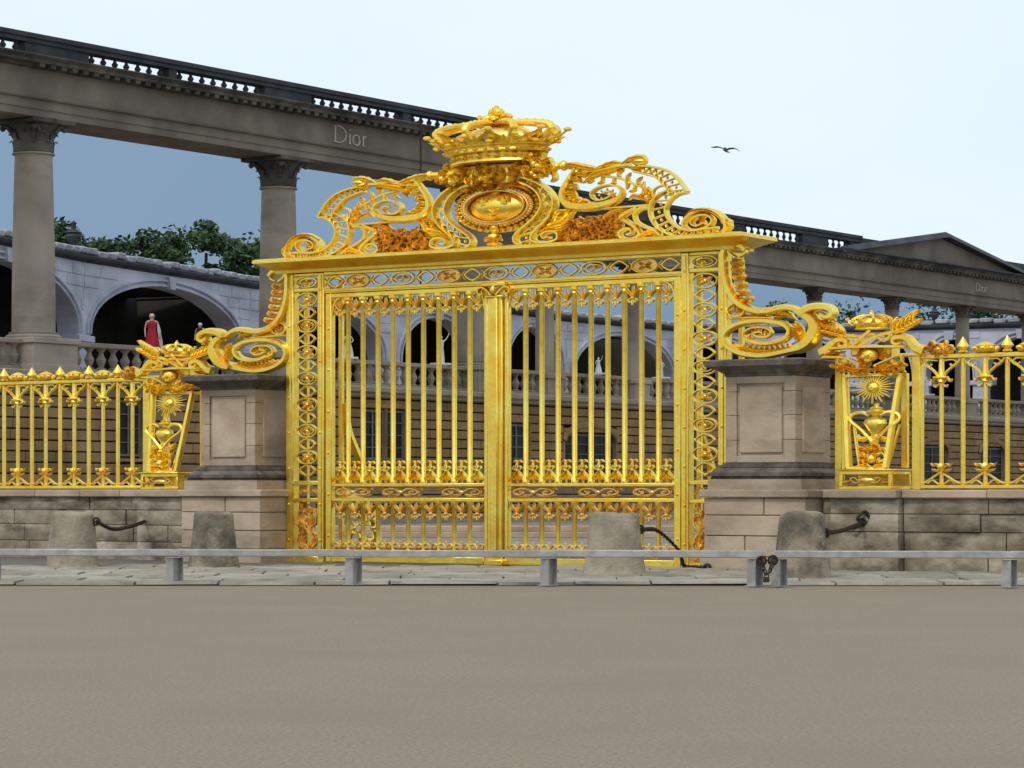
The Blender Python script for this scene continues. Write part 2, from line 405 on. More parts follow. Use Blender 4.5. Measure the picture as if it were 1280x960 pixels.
# cornice: hipped ends
prof = [(0.0, 6.34), (.14, 6.34), (.15, 6.40), (.20, 6.43), (.40, 6.52), (.47, 6.545), (.49, 6.56), (.49, 6.625), (.45, 6.645), (0.0, 6.68)]
c = MB(); vs = []; n_ = len(prof)
E0 = 5.58
for (o, z) in prof:
    vs += [(-E0-o, -.10-o+.0, z), (E0+o, -.10-o, z), (E0+o, .45+o, z), (-E0-o, .45+o, z)]
fs = []
for i in range(n_-1):
    for q in range(4): a = i*4+q; b = i*4+(q+1) % 4; fs.append((a, b, b+4, a+4))
fs.append((0, 1, 2, 3)); fs.append(((n_-1)*4, (n_-1)*4+1, (n_-1)*4+2, (n_-1)*4+3))
c.add(vs, fs); part('cornice', c, GOLD, gate)
# leaves
bar_m = MB().lathe([(.05, 1.74), (.075, 1.75), (.075, 1.79), (.052, 1.83), (.055, 3.8), (.055, 5.60), (.075, 5.64), (.06, 5.68), (.10, 5.71), (.10, 5.765)], 12).mesh('bar', GOLD)
sbar_m = MB().lathe([(.055, .30), (.05, .36), (.05, 1.26), (.08, 1.30), (.08, 1.345)], 10).mesh('short_bar', GOLD)
def fleur(up=1, sc=1.):
    m = MB()
    for sx in (-1, 1):
        m.leaf([(0, -.20*up*sc), (sx*.07*sc, -.11*up*sc), (sx*.15*sc, -.03*up*sc), (sx*.17*sc, .04*up*sc)], .055*sc, .07, k=3, lobes=2)
        m.strap([(0, -.24*up*sc), (sx*.06*sc, -.29*up*sc), (sx*.10*sc, -.25*up*sc), (sx*.07*sc, -.21*up*sc)], .03*sc, .06, k=3)
        m.ball((sx*.16*sc, -.04, .05*up*sc), .03*sc, 6, 4)
    m.ball((0, -.04, -.20*up*sc), (.05*sc, .04, .035*sc), 6, 4)
    m.ball((0, -.04, -.31*up*sc), (.035*sc, .035, .06*sc), 6, 4)
    m.leaf([(0, .06*up*sc), (0.001, -.03*up*sc), (0, -.16*up*sc)], .045*sc, .05, k=3, lobes=1)
    return m
fl_dn = fleur(1).mesh('fleur_ornament', GOLD); fl_dn2 = fleur(1).mesh('fleur_ornament', GOLD_SHADED)
upm = fleur(-1)
for sx in (-1, 1):
    upm.leaf([(0, .34), (sx*.05, .40), (sx*.11, .36)], .05, .05, k=3, lobes=2)
    upm.leaf([(0, .1), (sx*.09, .02), (sx*.16, .07)], .045, .05, k=3, lobes=2)
fl_up = upm.mesh('fleur_ornament', GOLD)
low = MB()
for sx in (-1, 1):
    low.strap([(0, .02), (sx*.07, .13), (sx*.15, .12), (sx*.15, .05), (sx*.09, .05)], .03, .07, k=3)
    low.leaf([(0, 0), (sx*.06, .03), (sx*.17, .01)], .05, .05, k=3, lobes=2)
low.ball((0, -.04, .16), (.03, .03, .05), 6, 4); low_m = low.mesh('fleur_ornament', GOLD_SHADED)
red = MB()
for i in range(9):
    x = .19+.41*i+.2; red.leaf([(x-.18, .22), (x-.06, .27), (x+.12, .22)], .09, .08, k=3, lobes=4); red.leaf([(x+.18, .21), (x+.06, .25), (x-.1, .27)], .06, .07, k=3, lobes=3)
for sg in (-1, 1):
    f = MB()
    def bx(a, b, y0, y1, z0, z1): x0, x1 = sorted((sg*a, sg*b)); f.box(x0, x1, y0, y1, z0, z1, .012)
    bx(4.28, 4.44, -.10, .06, .03, 5.865); bx(.21, .30, -.08, .06, .03, 5.865)
    bx(.30, 4.28, -.09, .05, 5.765, 5.865)
    bx(.30, 4.28, -.09, .05, 1.665, 1.735); bx(.30, 4.28, -.09, .05, 1.345, 1.425); bx(.30, 4.28, -.10, .06, .03, .18); bx(.30, 4.28, -.07, .04, .275, .315)
    leafo = part('gate_leaf', f, GOLD, gate)
    # rounded corner brackets
    for (cx, dx) in ((4.28, -1), (.30, 1)):
        b = MB(); b.strap([(sg*cx, 5.40), (sg*(cx+dx*.04), 5.62), (sg*(cx+dx*.16), 5.75), (sg*(cx+dx*.34), 5.77)], .05, .07)
        b.strap([(sg*(cx+dx*.06), 5.62), (sg*(cx+dx*.16), 5.5), (sg*(cx+dx*.12), 5.42), (sg*(cx+dx*.06), 5.48)], .035, .06)
        part('corner_bracket', b, GOLD, leafo)
    S0, ST = .30, .398
    for k in range(9):
        x = sg*(S0+ST*(k+1)); link('bar', bar_m, leafo, (x, -.01, 0)); link('short_bar', sbar_m, leafo, (x, -.01, 0))
    for k in range(10):
        x = sg*(S0+ST*(k+.5))
        link('fleur_ornament', fl_dn, leafo, (x, -.0, 5.68)); link('fleur_ornament', fl_up, leafo, (x, -.0, 1.80))
        link('fleur_ornament', fl_dn2, leafo, (x, -.0, 1.28), scale=(1, 1, .95)); link('fleur_ornament', low_m, leafo, (x, -.0, .315))  # these two low rows use the gilding with shade in its colour
    # middle scroll band
    for (x0, x1) in ((.34, 1.45), (1.95, 3.0), (3.25, 4.24)):
        b = MB(); xm = (x0+x1)/2; hw = (x1-x0)/2
        for q in (-1, 1):
            b.strap([(sg*(xm+q*.03*hw), 1.545), (sg*(xm+q*.35*hw), 1.62), (sg*(xm+q*.75*hw), 1.60), (sg*(xm+q*.85*hw), 1.53), (sg*(xm+q*.6*hw), 1.49), (sg*(xm+q*.45*hw), 1.54), (sg*(xm+q*.6*hw), 1.57)], .035, .07)
            b.leaf([(sg*(xm+q*.1*hw), 1.5), (sg*(xm+q*.4*hw), 1.47), (sg*(xm+q*.98*hw), 1.49)], .05, .06)
            b.leaf([(sg*(xm+q*.5*hw), 1.6), (sg*(xm+q*.8*hw), 1.635), (sg*(xm+q*1.05*hw), 1.59)], .05, .06)
        b.ball((sg*xm, -.05, 1.545), (.07, .04, .045)); part('scroll_ornament', b, GOLD_SHADED, leafo)
    part('bottom_leaf_band', red if sg > 0 else red.mirror(), GOLD_SHADED, leafo)
    for z in [.6+.9*i for i in range(6)]: link('bolt', bolt_m, leafo, (sg*4.36, -.10, z), (pi/2, 0, 0))
# centre post
cp = MB(); cp.box(-.19, .19, -.13, .09, .0, 5.62, .02); cp.box(-.095, .095, -.18, -.12, .05, 5.60, .03)
post = part('centre_post', cp, GOLD, gate)
cc = MB(); cc.box(-.24, .24, -.18, .12, 5.60, 5.66, .02); cc.box(-.30, .30, -.20, .12, 5.84, 5.93, .02)
for sx in (-1, 1):
    cc.strap([(sx*.05, 5.66), (sx*.14, 5.74), (sx*.26, 5.82), (sx*.38, 5.80), (sx*.38, 5.70), (sx*.29, 5.69), (sx*.29, 5.75)], .05, .16, n=.04)
    cc.leaf([(0, 5.65), (sx*.05, 5.75), (sx*.15, 5.82)], .08, .14, n=.06)
cc.ball((0, -.2, 5.76), (.07, .06, .09)); part('post_capital', cc, GOLD, post)
foot = MB(); foot.box(-.24, .24, -.2, .14, 0.012, .14, .02); part('post_foot', foot, GOLD, post)

# ---------------- crest
def C6(cx, cy, n=0): return G.p(340+cx/4.8, 200+cy/4.8, n)
def C5(cx, cy, n=0): return G.p(520+cx/4.8, 120+cy/4.8, n)
def M(f, pts): return [f(*p) for p in pts]
def foliage(mb, cx, cz, rx, rz, count, L, w_=.09, d=.12, n=0., seed=0, thick=.12):
    R = random.Random(seed)
    for i in range(count):
        a = R.uniform(0, 2*pi); q = sqrt(R.random()); x = cx+rx*q*cos(a); z = cz+rz*q*sin(a)
        b = R.uniform(0, 2*pi); l = L*R.uniform(.6, 1.2); t = R.choice((-1, 1))*R.uniform(.5, 1.4)
        mb.leaf([(x, z), (x+l*.35*cos(b), z+l*.3*sin(b)), (x+l*.7*cos(b+t*.5), z+l*.55*sin(b+t*.5)), (x+l*.8*cos(b+t), z+l*.65*sin(b+t))], w_*R.uniform(.8, 1.3), d, n=n+R.uniform(0, thick)*(1-q*.6), k=3, lobes=4)
def band(outer, inner, parent, name, mir, step=.078, n=0.02, wd=.055, d=.17):
    """perforated strap: two rims, beads and rungs between them"""
    m = MB(); O_ = cat(outer, 6); I_ = cat(inner, 6)
    m.strap(outer, wd, d, n=n, k=6); m.strap(inner, wd, d, n=n, k=6)
    def arc(P, t):
        Ls = [0]
        for i in range(1, len(P)): Ls.append(Ls[-1]+(P[i]-P[i-1]).length)
        T = t*Ls[-1]
        for i in range(1, len(P)):
            if Ls[i] >= T: f = (T-Ls[i-1])/max(1e-9, Ls[i]-Ls[i-1]); return P[i-1].lerp(P[i], f), Ls[-1]
        return P[-1], Ls[-1]
    Lt = arc(O_, 1)[1]; K = max(4, int(Lt/step))
    b = MB()
    for i in range(K+1):
        t = i/K; p = arc(O_, t)[0]; q = arc(I_, t)[0]; c_ = (p+q)/2
        if i % 2 == 0: b.ball((c_[0], -n-.06, c_[1]), (.036, .045, .036), 6, 4)
        else: m.strap([(p[0], p[1]), (q[0], q[1])], .03, d*.6, n=n, k=1)
    o = part(name, m if not mir else m.mirror(), GOLD, parent)
    stuff(part('bead_row', b if not mir else b.mirror(), GOLD, o))
    return o
for mir in (False, True):
    def put(name, m, parent=gate, mt=GOLD): return part(name, m.mirror() if mir else m, mt, parent)
    sb = band(M(C6, [(545, 165), (480, 180), (410, 210), (355, 260), (322, 310), (300, 347)]), M(C6, [(575, 190), (520, 212), (460, 240), (425, 280), (400, 312), (385, 345)]), gate, 'crest_strap', mir)
    band(M(C6, [(300, 347), (345, 352), (385, 380), (408, 425), (400, 470), (372, 512), (330, 545), (270, 560), (200, 560), (150, 560)]), M(C6, [(385, 318), (440, 340), (478, 375), (490, 425), (480, 475), (450, 522), (400, 560), (330, 590), (240, 597), (160, 592)]), gate, 'crest_strap', mir)
    m = MB()
    m.strap(M(C6, [(115, 595), (108, 550), (130, 500), (180, 466), (240, 460), (292, 480), (318, 518), (300, 550), (250, 562), (195, 550), (172, 520), (190, 492), (230, 483), (268, 498), (275, 525), (245, 540), (215, 528)]), lambda t: .10-.055*t, .18, n=.02)
    foliage(m, *C6(232, 515), .12, .07, 9, .14, .06, .07, seed=3)
    m.leaf(M(C6, [(150, 590), (105, 575), (95, 540), (118, 510)]), .14, .14, n=.05); m.leaf(M(C6, [(140, 598), (110, 595), (85, 600), (72, 590)]), .10, .1, n=.05)
    m.leaf(M(C6, [(120, 545), (135, 500), (190, 462), (260, 455), (310, 480)]), .10, .12, n=.14, lobes=9)
    put('corner_volute', m)
    m = MB(); x, z = C6(545, 140); m.ball((x, -.1, z), (.19, .14, .09), 10, 6)
    m.leaf(M(C6, [(505, 150), (530, 120), (590, 120), (640, 140)]), .13, .12, n=.1); m.leaf(M(C6, [(520, 165), (560, 175), (620, 160)]), .1, .1, n=.1)
    m.strap(M(C6, [(600, 148), (700, 143), (800, 150), (870, 152)]), .10, .14); m.leaf(M(C6, [(620, 150), (700, 160), (790, 175), (850, 215)]), .16, .14, n=.05, lobes=8)
    m.leaf(M(C6, [(760, 150), (830, 130), (900, 105), (960, 90)]), .15, .14, n=.08, lobes=6)
    m.leaf(M(C6, [(640, 135), (690, 125), (750, 140), (800, 150)]), .12, .12, n=.06, lobes=5)
    put('crest_top_bar', m)
    m = MB(); P_ = M(C6, [(880, 150), (900, 115), (960, 98), (1030, 97), (1075, 100)])
    m.tube([(x, -.08, z) for x, z in cat(P_, 5)], lambda t: .10-.03*sin(pi*t), 8)
    for q in (2, 3): m.ball((P_[q][0], -.08, P_[q][1]), (.09, .1, .11), 8, 5)
    put('crest_arm', m)
    m = MB()
    m.strap(M(C6, [(885, 125), (925, 180), (958, 240), (960, 290), (925, 332), (865, 350), (790, 357), (720, 352), (662, 337), (635, 305), (650, 272), (695, 250), (750, 252), (792, 272), (797, 302), (765, 328), (715, 325), (690, 305), (705, 285), (738, 288)]), lambda t: .05+.14*max(0, sin(pi*min(1, t*1.9)))*(t < .52), .18, n=.03)
    for (a, b, c_) in (((930, 190), (890, 185), (850, 215)), ((952, 230), (905, 225), (875, 250)), ((960, 265), (915, 265), (885, 285)), ((945, 300), (905, 295), (870, 305)), ((915, 325), (880, 310), (850, 320)), ((880, 345), (850, 325), (815, 330)), ((900, 160), (850, 165), (815, 200))):
        m.leaf(M(C6, [a, b, c_]), .14, .13, n=.06, lobes=4)
    for q in range(8):
        a = 2*pi*q/8; m.ball((C6(722, 298)[0]+.19*cos(a), -.08, C6(722, 298)[1]+.1*sin(a)), .03, 6, 4)
    put('crest_volute', m)
    m = MB()
    m.strap(M(C6, [(810, 172), (735, 192), (660, 215), (590, 255), (530, 290), (500, 330), (495, 375)]), .05, .09)
    R = random.Random(5)
    for i in range(16):
        t = i/15; P_ = cat(M(C6, [(810, 172), (735, 192), (660, 215), (590, 255), (530, 290), (500, 330), (495, 375)]), 5); p = P_[int(t*(len(P_)-1))]
        a = R.uniform(-.5, .5)+(pi*.35 if i % 2 else -pi*.6); l = .22
        m.leaf([(p[0], p[1]), (p[0]+l*.5*cos(a), p[1]+l*.5*sin(a)), (p[0]+l*cos(a+.6), p[1]+l*.9*sin(a+.6))], .09, .09, n=.04, k=3, lobes=3)
    m.strap(M(C6, [(400, 305), (440, 290), (475, 305), (482, 345), (455, 350), (450, 325)]), .04, .1)
    m.leaf(M(C6, [(500, 370), (545, 340), (590, 325), (615, 345)]), .10, .1, lobes=4)
    m.leaf(M(C6, [(490, 350), (500, 310), (540, 290)]), .1, .1, lobes=4)
    put('vine_branch', m)
    m = MB()
    m.strap(M(C6, [(495, 390), (600, 386), (700, 378), (800, 369), (905, 360)]), .055, .14)
    m.leaf(M(C6, [(895, 350), (930, 385), (960, 425), (1030, 440), (1060, 470)]), .22, .16, n=.05, lobes=6)
    m.leaf(M(C6, [(915, 365), (985, 370), (1000, 410), (1050, 420)]), .14, .14, n=.1, lobes=5)
    m.strap(M(C6, [(500, 400), (545, 402), (575, 430), (565, 475), (520, 510), (470, 535), (440, 565)]), lambda t: .10-.04*t, .14)
    m.strap(M(C6, [(560, 398), (610, 415), (645, 440), (612, 470), (570, 505), (548, 545), (580, 568), (635, 560), (655, 530), (630, 508), (595, 512), (590, 535), (615, 540)]), lambda t: .11-.06*t, .15)
    m.leaf(M(C6, [(440, 570), (470, 540), (520, 550), (560, 575)]), .18, .12, n=.03); m.leaf(M(C6, [(650, 440), (690, 460), (700, 500), (680, 540)]), .14, .12)
    m.leaf(M(C6, [(600, 400), (680, 400), (740, 440), (760, 480)]), .13, .12, n=.03, lobes=6)
    put('lower_scroll', m)
    m = MB(); cx, cz = C6(800, 490)
    m.prism([(cx-.62, cz-.25), (cx+.80, cz-.25), (cx+.72, cz+.22), (cx-.45, cz+.25)], .0, .03)
    R = random.Random(19)
    for i in range(200):
        x = cx+R.uniform(-.66, .78); z = cz+R.uniform(-.22, .22); a_ = R.uniform(0, 2*pi); l = R.uniform(.10, .22); t = R.choice((-1, 1))*R.uniform(.6, 1.5)
        m.leaf([(x, z), (x+l*.4*cos(a_), z+l*.35*sin(a_)), (x+l*.8*cos(a_+t*.5), z+l*.6*sin(a_+t*.5)), (x+l*.85*cos(a_+t), z+l*.65*sin(a_+t))], R.uniform(.035, .065), .06, n=R.uniform(0, .13), k=3, lobes=3)
    foliage(m, cx, cz+.04, .6, .14, 36, .24, .04, .07, n=.12, seed=12)
    put('foliage_relief', m, mt=GOLD_SHADED)
# cartouche
cart = empty('cartouche'); cart.parent = gate
ctr = C5(505, 668)
bk = MB(); bk.prism(ellipse(ctr[0], ctr[1], 1.14, .52, 40), -.02, .10)
cartp = part('cartouche_backplate', bk, GOLD_SHADED, gate); bpy.data.objects.remove(cart)
for mir in (False, True):
    o_ = [(505, 492), (410, 498), (320, 520), (240, 558), (175, 612), (138, 680), (150, 750), (190, 800), (235, 838), (262, 872), (258, 900), (225, 915)]
    i_ = [(505, 522), (410, 528), (320, 552), (248, 600), (212, 655), (208, 710), (240, 762), (290, 803), (340, 838), (365, 875), (350, 905), (305, 925)]
    band(M(C5, o_), M(C5, i_), cartp, 'cartouche_strap', mir, step=.1, wd=.065, d=.24)
    m = MB(); m.strap(M(C5, [(225, 915), (165, 918), (120, 905), (125, 870), (165, 855), (205, 868), (200, 892), (170, 890)]), lambda t: .08-.04*t, .2, n=.02)
    m.leaf(M(C5, [(250, 860), (180, 840), (110, 850), (60, 820)]), .18, .16, n=.03); m.leaf(M(C5, [(235, 830), (165, 800), (100, 790), (40, 750)]), .15, .15, n=.05)
    part('cartouche_foot', m.mirror() if mir else m, GOLD, cartp)
m = MB()
for i in range(34):
    a = 2*pi*i/34; x = ctr[0]+.98*cos(a); z = ctr[1]+.44*sin(a)
    m.leaf([(x-.05*cos(a), z-.05*sin(a)), (x+.03*cos(a+.6), z+.03*sin(a+.3)), (x+.13*cos(a), z+.09*sin(a))], .09, .09, n=.06, k=3, lobes=3)
part('leaf_border', m, GOLD, cartp)
m = MB(); m.strap(ellipse(ctr[0], ctr[1], .80, .36, 36), .07, .14, n=.06, k=1, closed=True)
for i in range(52):
    a = 2*pi*i/52; m.ball((ctr[0]+.87*cos(a), -.14, ctr[1]+.395*sin(a)), (.045, .05, .035), 6, 4)
m.strap(ellipse(ctr[0], ctr[1], .74, .325, 36), .03, .18, n=.08, k=1, closed=True)
part('rope_ring', m, GOLD_SHADED, cartp)
m = MB(); vs = []; fs = []; nr, na = 8, 28
for i in range(nr+1):
    q = i/nr
    for j in range(na):
        a = 2*pi*j/na; vs.append((ctr[0]+.68*q*cos(a), -.10-.20*(1-q*q), ctr[1]+.30*q*sin(a)))
for i in range(nr):
    for j in range(na): a = i*na+j; b = i*na+(j+1) % na; fs.append((a, b, b+na, a+na))
m.add(vs, fs); sh = part('shield', m, GOLD, cartp)
for (dx, dz) in ((-.26, .09), (.26, .09), (0, -.13)):
    m = MB(); x, z = ctr[0]+dx, ctr[1]+dz
    m.leaf([(x, z-.07), (x+.001, z), (x, z+.11)], .10, .07, n=.25, k=4, lobes=1)
    for sx in (-1, 1): m.leaf([(x, z-.03), (x+sx*.06, z+.03), (x+sx*.13, z+.05), (x+sx*.15, z)], .06, .06, n=.24, k=4, lobes=1); m.leaf([(x, z-.04), (x+sx*.05, z-.08)], .04, .05, n=.25, lobes=1)
    m.box(x-.08, x+.08, -.30, -.26, z-.045, z-.02); part('lily_emblem', m, GOLD, sh)
m = MB()
x, z = C5(490, 800); m.lathe([(.03, z-.38), (.16, z-.36), (.17, z-.31), (.07, z-.27), (.06, z-.22), (.15, z-.17), (.13, z-.12), (.05, z-.09), (.10, z-.04), (.11, z+.02), (.06, z+.09)], 14, c=(x, -.12))
for sx in (-1, 1): m.leaf([(x, z-.25), (x+sx*.12, z-.2), (x+sx*.22, z-.26)], .1, .1, n=.15)
part('pendant', m, GOLD, cartp)
m = MB()
for sx in (-1, 1):
    m.leaf(M(C5, [(505+sx*20, 560), (505+sx*90, 530), (505+sx*170, 545), (505+sx*230, 590)]), .16, .16, n=.12, lobes=7)
foliage(m, ctr[0], C5(505, 540)[1], .45, .10, 24, .2, .08, .12, n=.14, seed=21); part('garland', m, GOLD_SHADED, cartp)

# crown
CX = .04; SYc = .5; CY = -.12
cb = MB()
zb = G.z(624, 192)
cb.lathe([(1.02, zb-.30), (1.10, zb-.28), (1.06, zb-.22), (.98, zb-.20), (1.0, zb-.08), (1.06, zb-.05), (1.22, zb-.04), (1.24, zb+.0), (1.20, zb+.05), (1.14, zb+.06), (1.16, zb+.10), (1.27, zb+.12), (1.28, zb+.16), (1.2, zb+.18), (1.1, zb+.17)], 48, c=(CX, CY), sy=SYc)
crown = part('crown', cb, GOLD, gate)
m = MB()
for i in range(30):
    a = 2*pi*i/30; m.ball((CX+1.25*cos(a), CY+1.25*SYc*sin(a), zb+.02), (.06, .05, .035), 6, 4)
    m.ball((CX+1.06*cos(a), CY+1.06*SYc*sin(a), zb-.14), (.05, .05, .04) if i % 2 else (.08, .06, .06), 6, 4)
stuff(part('gem_row', m, GOLD, crown))
def fan_leaf(m, a, r0, z0, r1, z1, w_, c=(CX, CY), sy=SYc, th=.05):
    """lily leaf growing outward from the crown rim"""
    K = 7; vs = []; fs = []
    for i in range(K):
        t = i/(K-1); r = r0+(r1-r0)*t**1.4; z = z0+(z1-z0)*t-.05*sin(pi*t); 
        ww = w_*(.45+.8*sin(pi*t*.95)**2+.0)*(1-.75*t**4)
        if i == 1: ww *= .7
        for (q, b) in ((-1, 0), (-.4, 1), (0, .4), (.4, 1), (1, 0)):
            rr = r+th*b; vs.append((c[0]+rr*cos(a)-q*ww*sin(a), c[1]+rr*sy*sin(a)+q*ww*cos(a)*sy, z))
        for (q) in (1, -1):
            rr = r-th*.5; vs.append((c[0]+rr*cos(a)-q*ww*.8*sin(a), c[1]+rr*sy*sin(a)+q*ww*.8*cos(a)*sy, z))
    for i in range(K-1):
        for j in range(7): A = i*7+j; B = i*7+(j+1) % 7; fs.append((A, B, B+7, A+7))
    fs.append(tuple(range(7))); fs.append(tuple(range((K-1)*7, K*7)))
    m.add(vs, fs)
for i in range(8):
    a = 2*pi*i/8+.2; m = MB(); fan_leaf(m, a, 1.15, zb+.14, 1.68, zb+.48, .27)
    for sx in (-1, 1):
        fan_leaf(m, a+sx*.22, 1.16, zb+.12, 1.60, zb+.34, .14)
    m.ball((CX+1.68*cos(a), CY+1.68*SYc*sin(a), zb+.50), (.10, .08, .06), 8, 5)
    m.ball((CX+1.45*cos(a), CY+1.45*SYc*sin(a), zb+.20), (.09, .07, .06), 8, 5)
    part('crown_lily', m, GOLD, crown)
    b = a+pi/8; m = MB(); fan_leaf(m, b, 1.16, zb+.13, 1.52, zb+.36, .19); m.ball((CX+1.56*cos(b), CY+1.56*SYc*sin(b), zb+.36), (.08, .07, .06), 8, 5); part('crown_point', m, GOLD, crown)
    m = MB(); q = [(1.12, zb+.16), (1.38, zb+.38), (1.50, zb+.53), (1.30, zb+.66), (.8, zb+.74), (.35, zb+.76), (.05, zb+.73)]
    P3 = cat([(CX+r*cos(a+.39), CY+r*SYc*sin(a+.39), z) for r, z in q], 5)
    m.tube(P3, lambda t: .10-.04*t, 7)
    for k, p in enumerate(P3):
        if k % 2 == 0 and 3 < k < 28: m.ball((p[0], p[1], p[2]+.03), (.085-.03*k/30,)*3, 6, 4)
    m.leaf([(0, 0), (.1, .05), (.2, .02)], .01, .01) if False else None
    part('crown_arch', m, GOLD, crown)
m = MB(); m.lathe([(.9, zb+.1), (1.02, zb+.3), (.96, zb+.45), (.7, zb+.58), (.3, zb+.64), (.05, zb+.66)], 32, c=(CX, CY), sy=SYc, fn=lambda a, z: 1+.05*cos(12*a)); part('crown_cap', m, GOLD_SHADED, crown)
m = MB(); zt = zb+.72
m.lathe([(.24, zt), (.3, zt+.03), (.1, zt+.07), (.09, zt+.11)], 12, c=(CX, CY), sy=.8)
m.ball((CX, CY, zt+.33), (.20, .15, .13), 10, 7); m.ball((CX-.22, CY, zt+.2), (.15, .12, .09), 10, 6); m.ball((CX+.24, CY, zt+.2), (.16, .12, .09), 10, 6)
m.ball((CX, CY-.1, zt+.18), (.13, .12, .08), 9, 6); m.ball((CX+.33, CY, zt+.23), (.06, .06, .06)); m.ball((CX, CY, zt+.48), (.06, .05, .04))
for sx in (-1, 1): m.leaf([(CX+sx*.05, zt+.14), (CX+sx*.2, zt+.12), (CX+sx*.33, zt+.2), (CX+sx*.34, zt+.28)], .12, .12, n=.2)
m.leaf([(CX, zt+.2), (CX+.04, zt+.32), (CX-.02, zt+.45)], .16, .1, n=.2)
part('crown_orb', m, GOLD, crown)
crown.scale = (1, 1, .80); crown.location = (0, 0, zb*.20)
# laurel mass carrying the crown
m = MB()
for sx in (-1, 1):
    foliage(m, CX+sx*.95, zb-.42, .40, .20, 46, .3, .10, .16, n=.05, seed=31+sx, thick=.4)
    m.ball((CX+sx*.95, -.1, zb-.42), (.36, .22, .2), 12, 8)
    for i in range(7): m.ball((CX+sx*(.75+random.uniform(0, .5)), -.38, zb-.42+random.uniform(-.16, .14)), random.uniform(.04, .07), 7, 5)
    m.strap([(CX+sx*.42, zb-.36), (CX+sx*.46, zb-.5), (CX+sx*.44, zb-.66)], .10, .2, n=.2)
foliage(m, CX, zb-.5, .62, .09, 40, .24, .08, .13, n=.25, seed=37, thick=.25)
part('laurel_support', m, GOLD, gate)
m = MB(); m.lathe([(.60, zb-.66), (.75, zb-.55), (.8, zb-.4), (.95, zb-.28)], 24, c=(CX, -.05), sy=.35); part('crown_support', m, GOLD_SHADED, gate)

# ---------------- side brackets resting on the pillars
def B2(cx, cy, n=0): return G.p(900+cx/6.4, 300+cy/6.4, n)
for mir in (False, True):
    m = MB()
    m.strap(M(B2, [(150, 145), (95, 105), (110, 70), (160, 60), (215, 75), (225, 110), (180, 135)]), .06, .12, n=.05)
    m.strap(M(B2, [(235, 85), (200, 52), (140, 42), (82, 56), (57, 105), (56, 180), (60, 260), (78, 350), (112, 430), (165, 500), (235, 545), (325, 572), (420, 568), (520, 545), (610, 552), (690, 600)]), lambda t: .12+.03*sin(pi*t), .2, n=.02)
    br = part('side_bracket', m if mir is False else m.mirror(), GOLD, gate)
    def put(name, mm, mt=GOLD): return part(name, mm.mirror() if mir else mm, mt, br)
    m = MB()
    for i, (x, y) in enumerate([(150, 175), (155, 230), (165, 292), (178, 355), (195, 415), (228, 468)]):
        m.leaf(M(B2, [(x-48, y-4), (x-22, y+18), (x+16, y+12), (x+46, y-14)]), .11, .14, n=.04, lobes=2)
        m.leaf(M(B2, [(x+60, y-14), (x+40, y+12), (x, y+30)]), .09, .12, n=.10, lobes=1)
        m.ball((B2(x+50, y)[0], -.12, B2(x+50, y)[1]), (.06, .05, .05), 6, 4)
    put('leaf_row', m)
    m = MB()
    m.strap(M(B2, [(250, 800), (330, 826), (430, 828), (535, 800), (585, 745), (565, 695), (490, 663), (360, 650), (230, 662), (125, 700), (67, 760), (75, 830), (140, 885), (250, 920), (380, 928), (510, 905), (625, 878)]), lambda t: .10+.03*t, .2, n=.04)
    m.strap(M(B2, [(270, 808), (215, 782), (215, 742), (278, 706), (380, 704), (430, 740), (392, 778), (315, 772), (292, 748), (340, 735)]), .055, .13, n=.02)
    foliage(m, *B2(330, 742), .25, .06, 12, .14, .06, .09, seed=41)
    put('oval_volute', m)
    m = MB()
    for i in range(11):
        x = 130+42*i; y = 850+30*sin(pi*i/10); m.leaf(M(B2, [(x, y-20), (x+35, y+14), (x+80, y+10), (x+105, y-25)]), .10, .12, n=.05, k=3, lobes=3)
    for i in range(8):
        a = -.9+i*.3; x, y = 700, 730; m.leaf(M(B2, [(x, y), (x-60*cos(a), y+50*sin(a)), (x-115*cos(a), y+95*sin(a))]), .10, .12, n=.12, k=3, lobes=2)
    m.leaf(M(B2, [(150, 600), (300, 610), (430, 625), (560, 600)]), .09, .1, lobes=9); m.leaf(M(B2, [(450, 590), (540, 590), (620, 640)]), .12, .1, lobes=5)
    put('acanthus_spray', m)
    m = MB()
    m.strap(M(B2, [(620, 885), (700, 850), (765, 790), (800, 710), (770, 640), (710, 605)]), lambda t: .30*sin(pi*(.15+.7*t)), .26, n=.06)
    m.strap(M(B2, [(700, 610), (715, 572), (780, 545), (870, 540), (930, 560), (940, 600), (900, 622), (850, 600)]), lambda t: .20-.10*t, .24, n=.08)
    m.leaf(M(B2, [(820, 640), (880, 680), (950, 700), (1010, 720)]), .18, .16, n=.05, lobes=6); m.leaf(M(B2, [(800, 720), (870, 750), (950, 750), (1030, 770)]), .16, .14, n=.02, lobes=6)
    m.leaf(M(B2, [(840, 650), (900, 620), (950, 650)]), .1, .1, n=.1, lobes=3)
    put('acanthus_head', m)
    m = MB(); cx, cz = B2(150, 562)
    m.strap(ellipse(cx, cz, .19, .13, 16), .05, .12, n=.03, k=1, closed=True); foliage(m, cx, cz, .12, .06, 7, .13, .06, .08, seed=44)
    m.strap(M(B2, [(90, 625), (250, 622), (450, 625)]), .05, .1)
    m.strap(M(B2, [(40, 640), (40, 760), (42, 900)]), .08, .1)
    put('rosette', m)
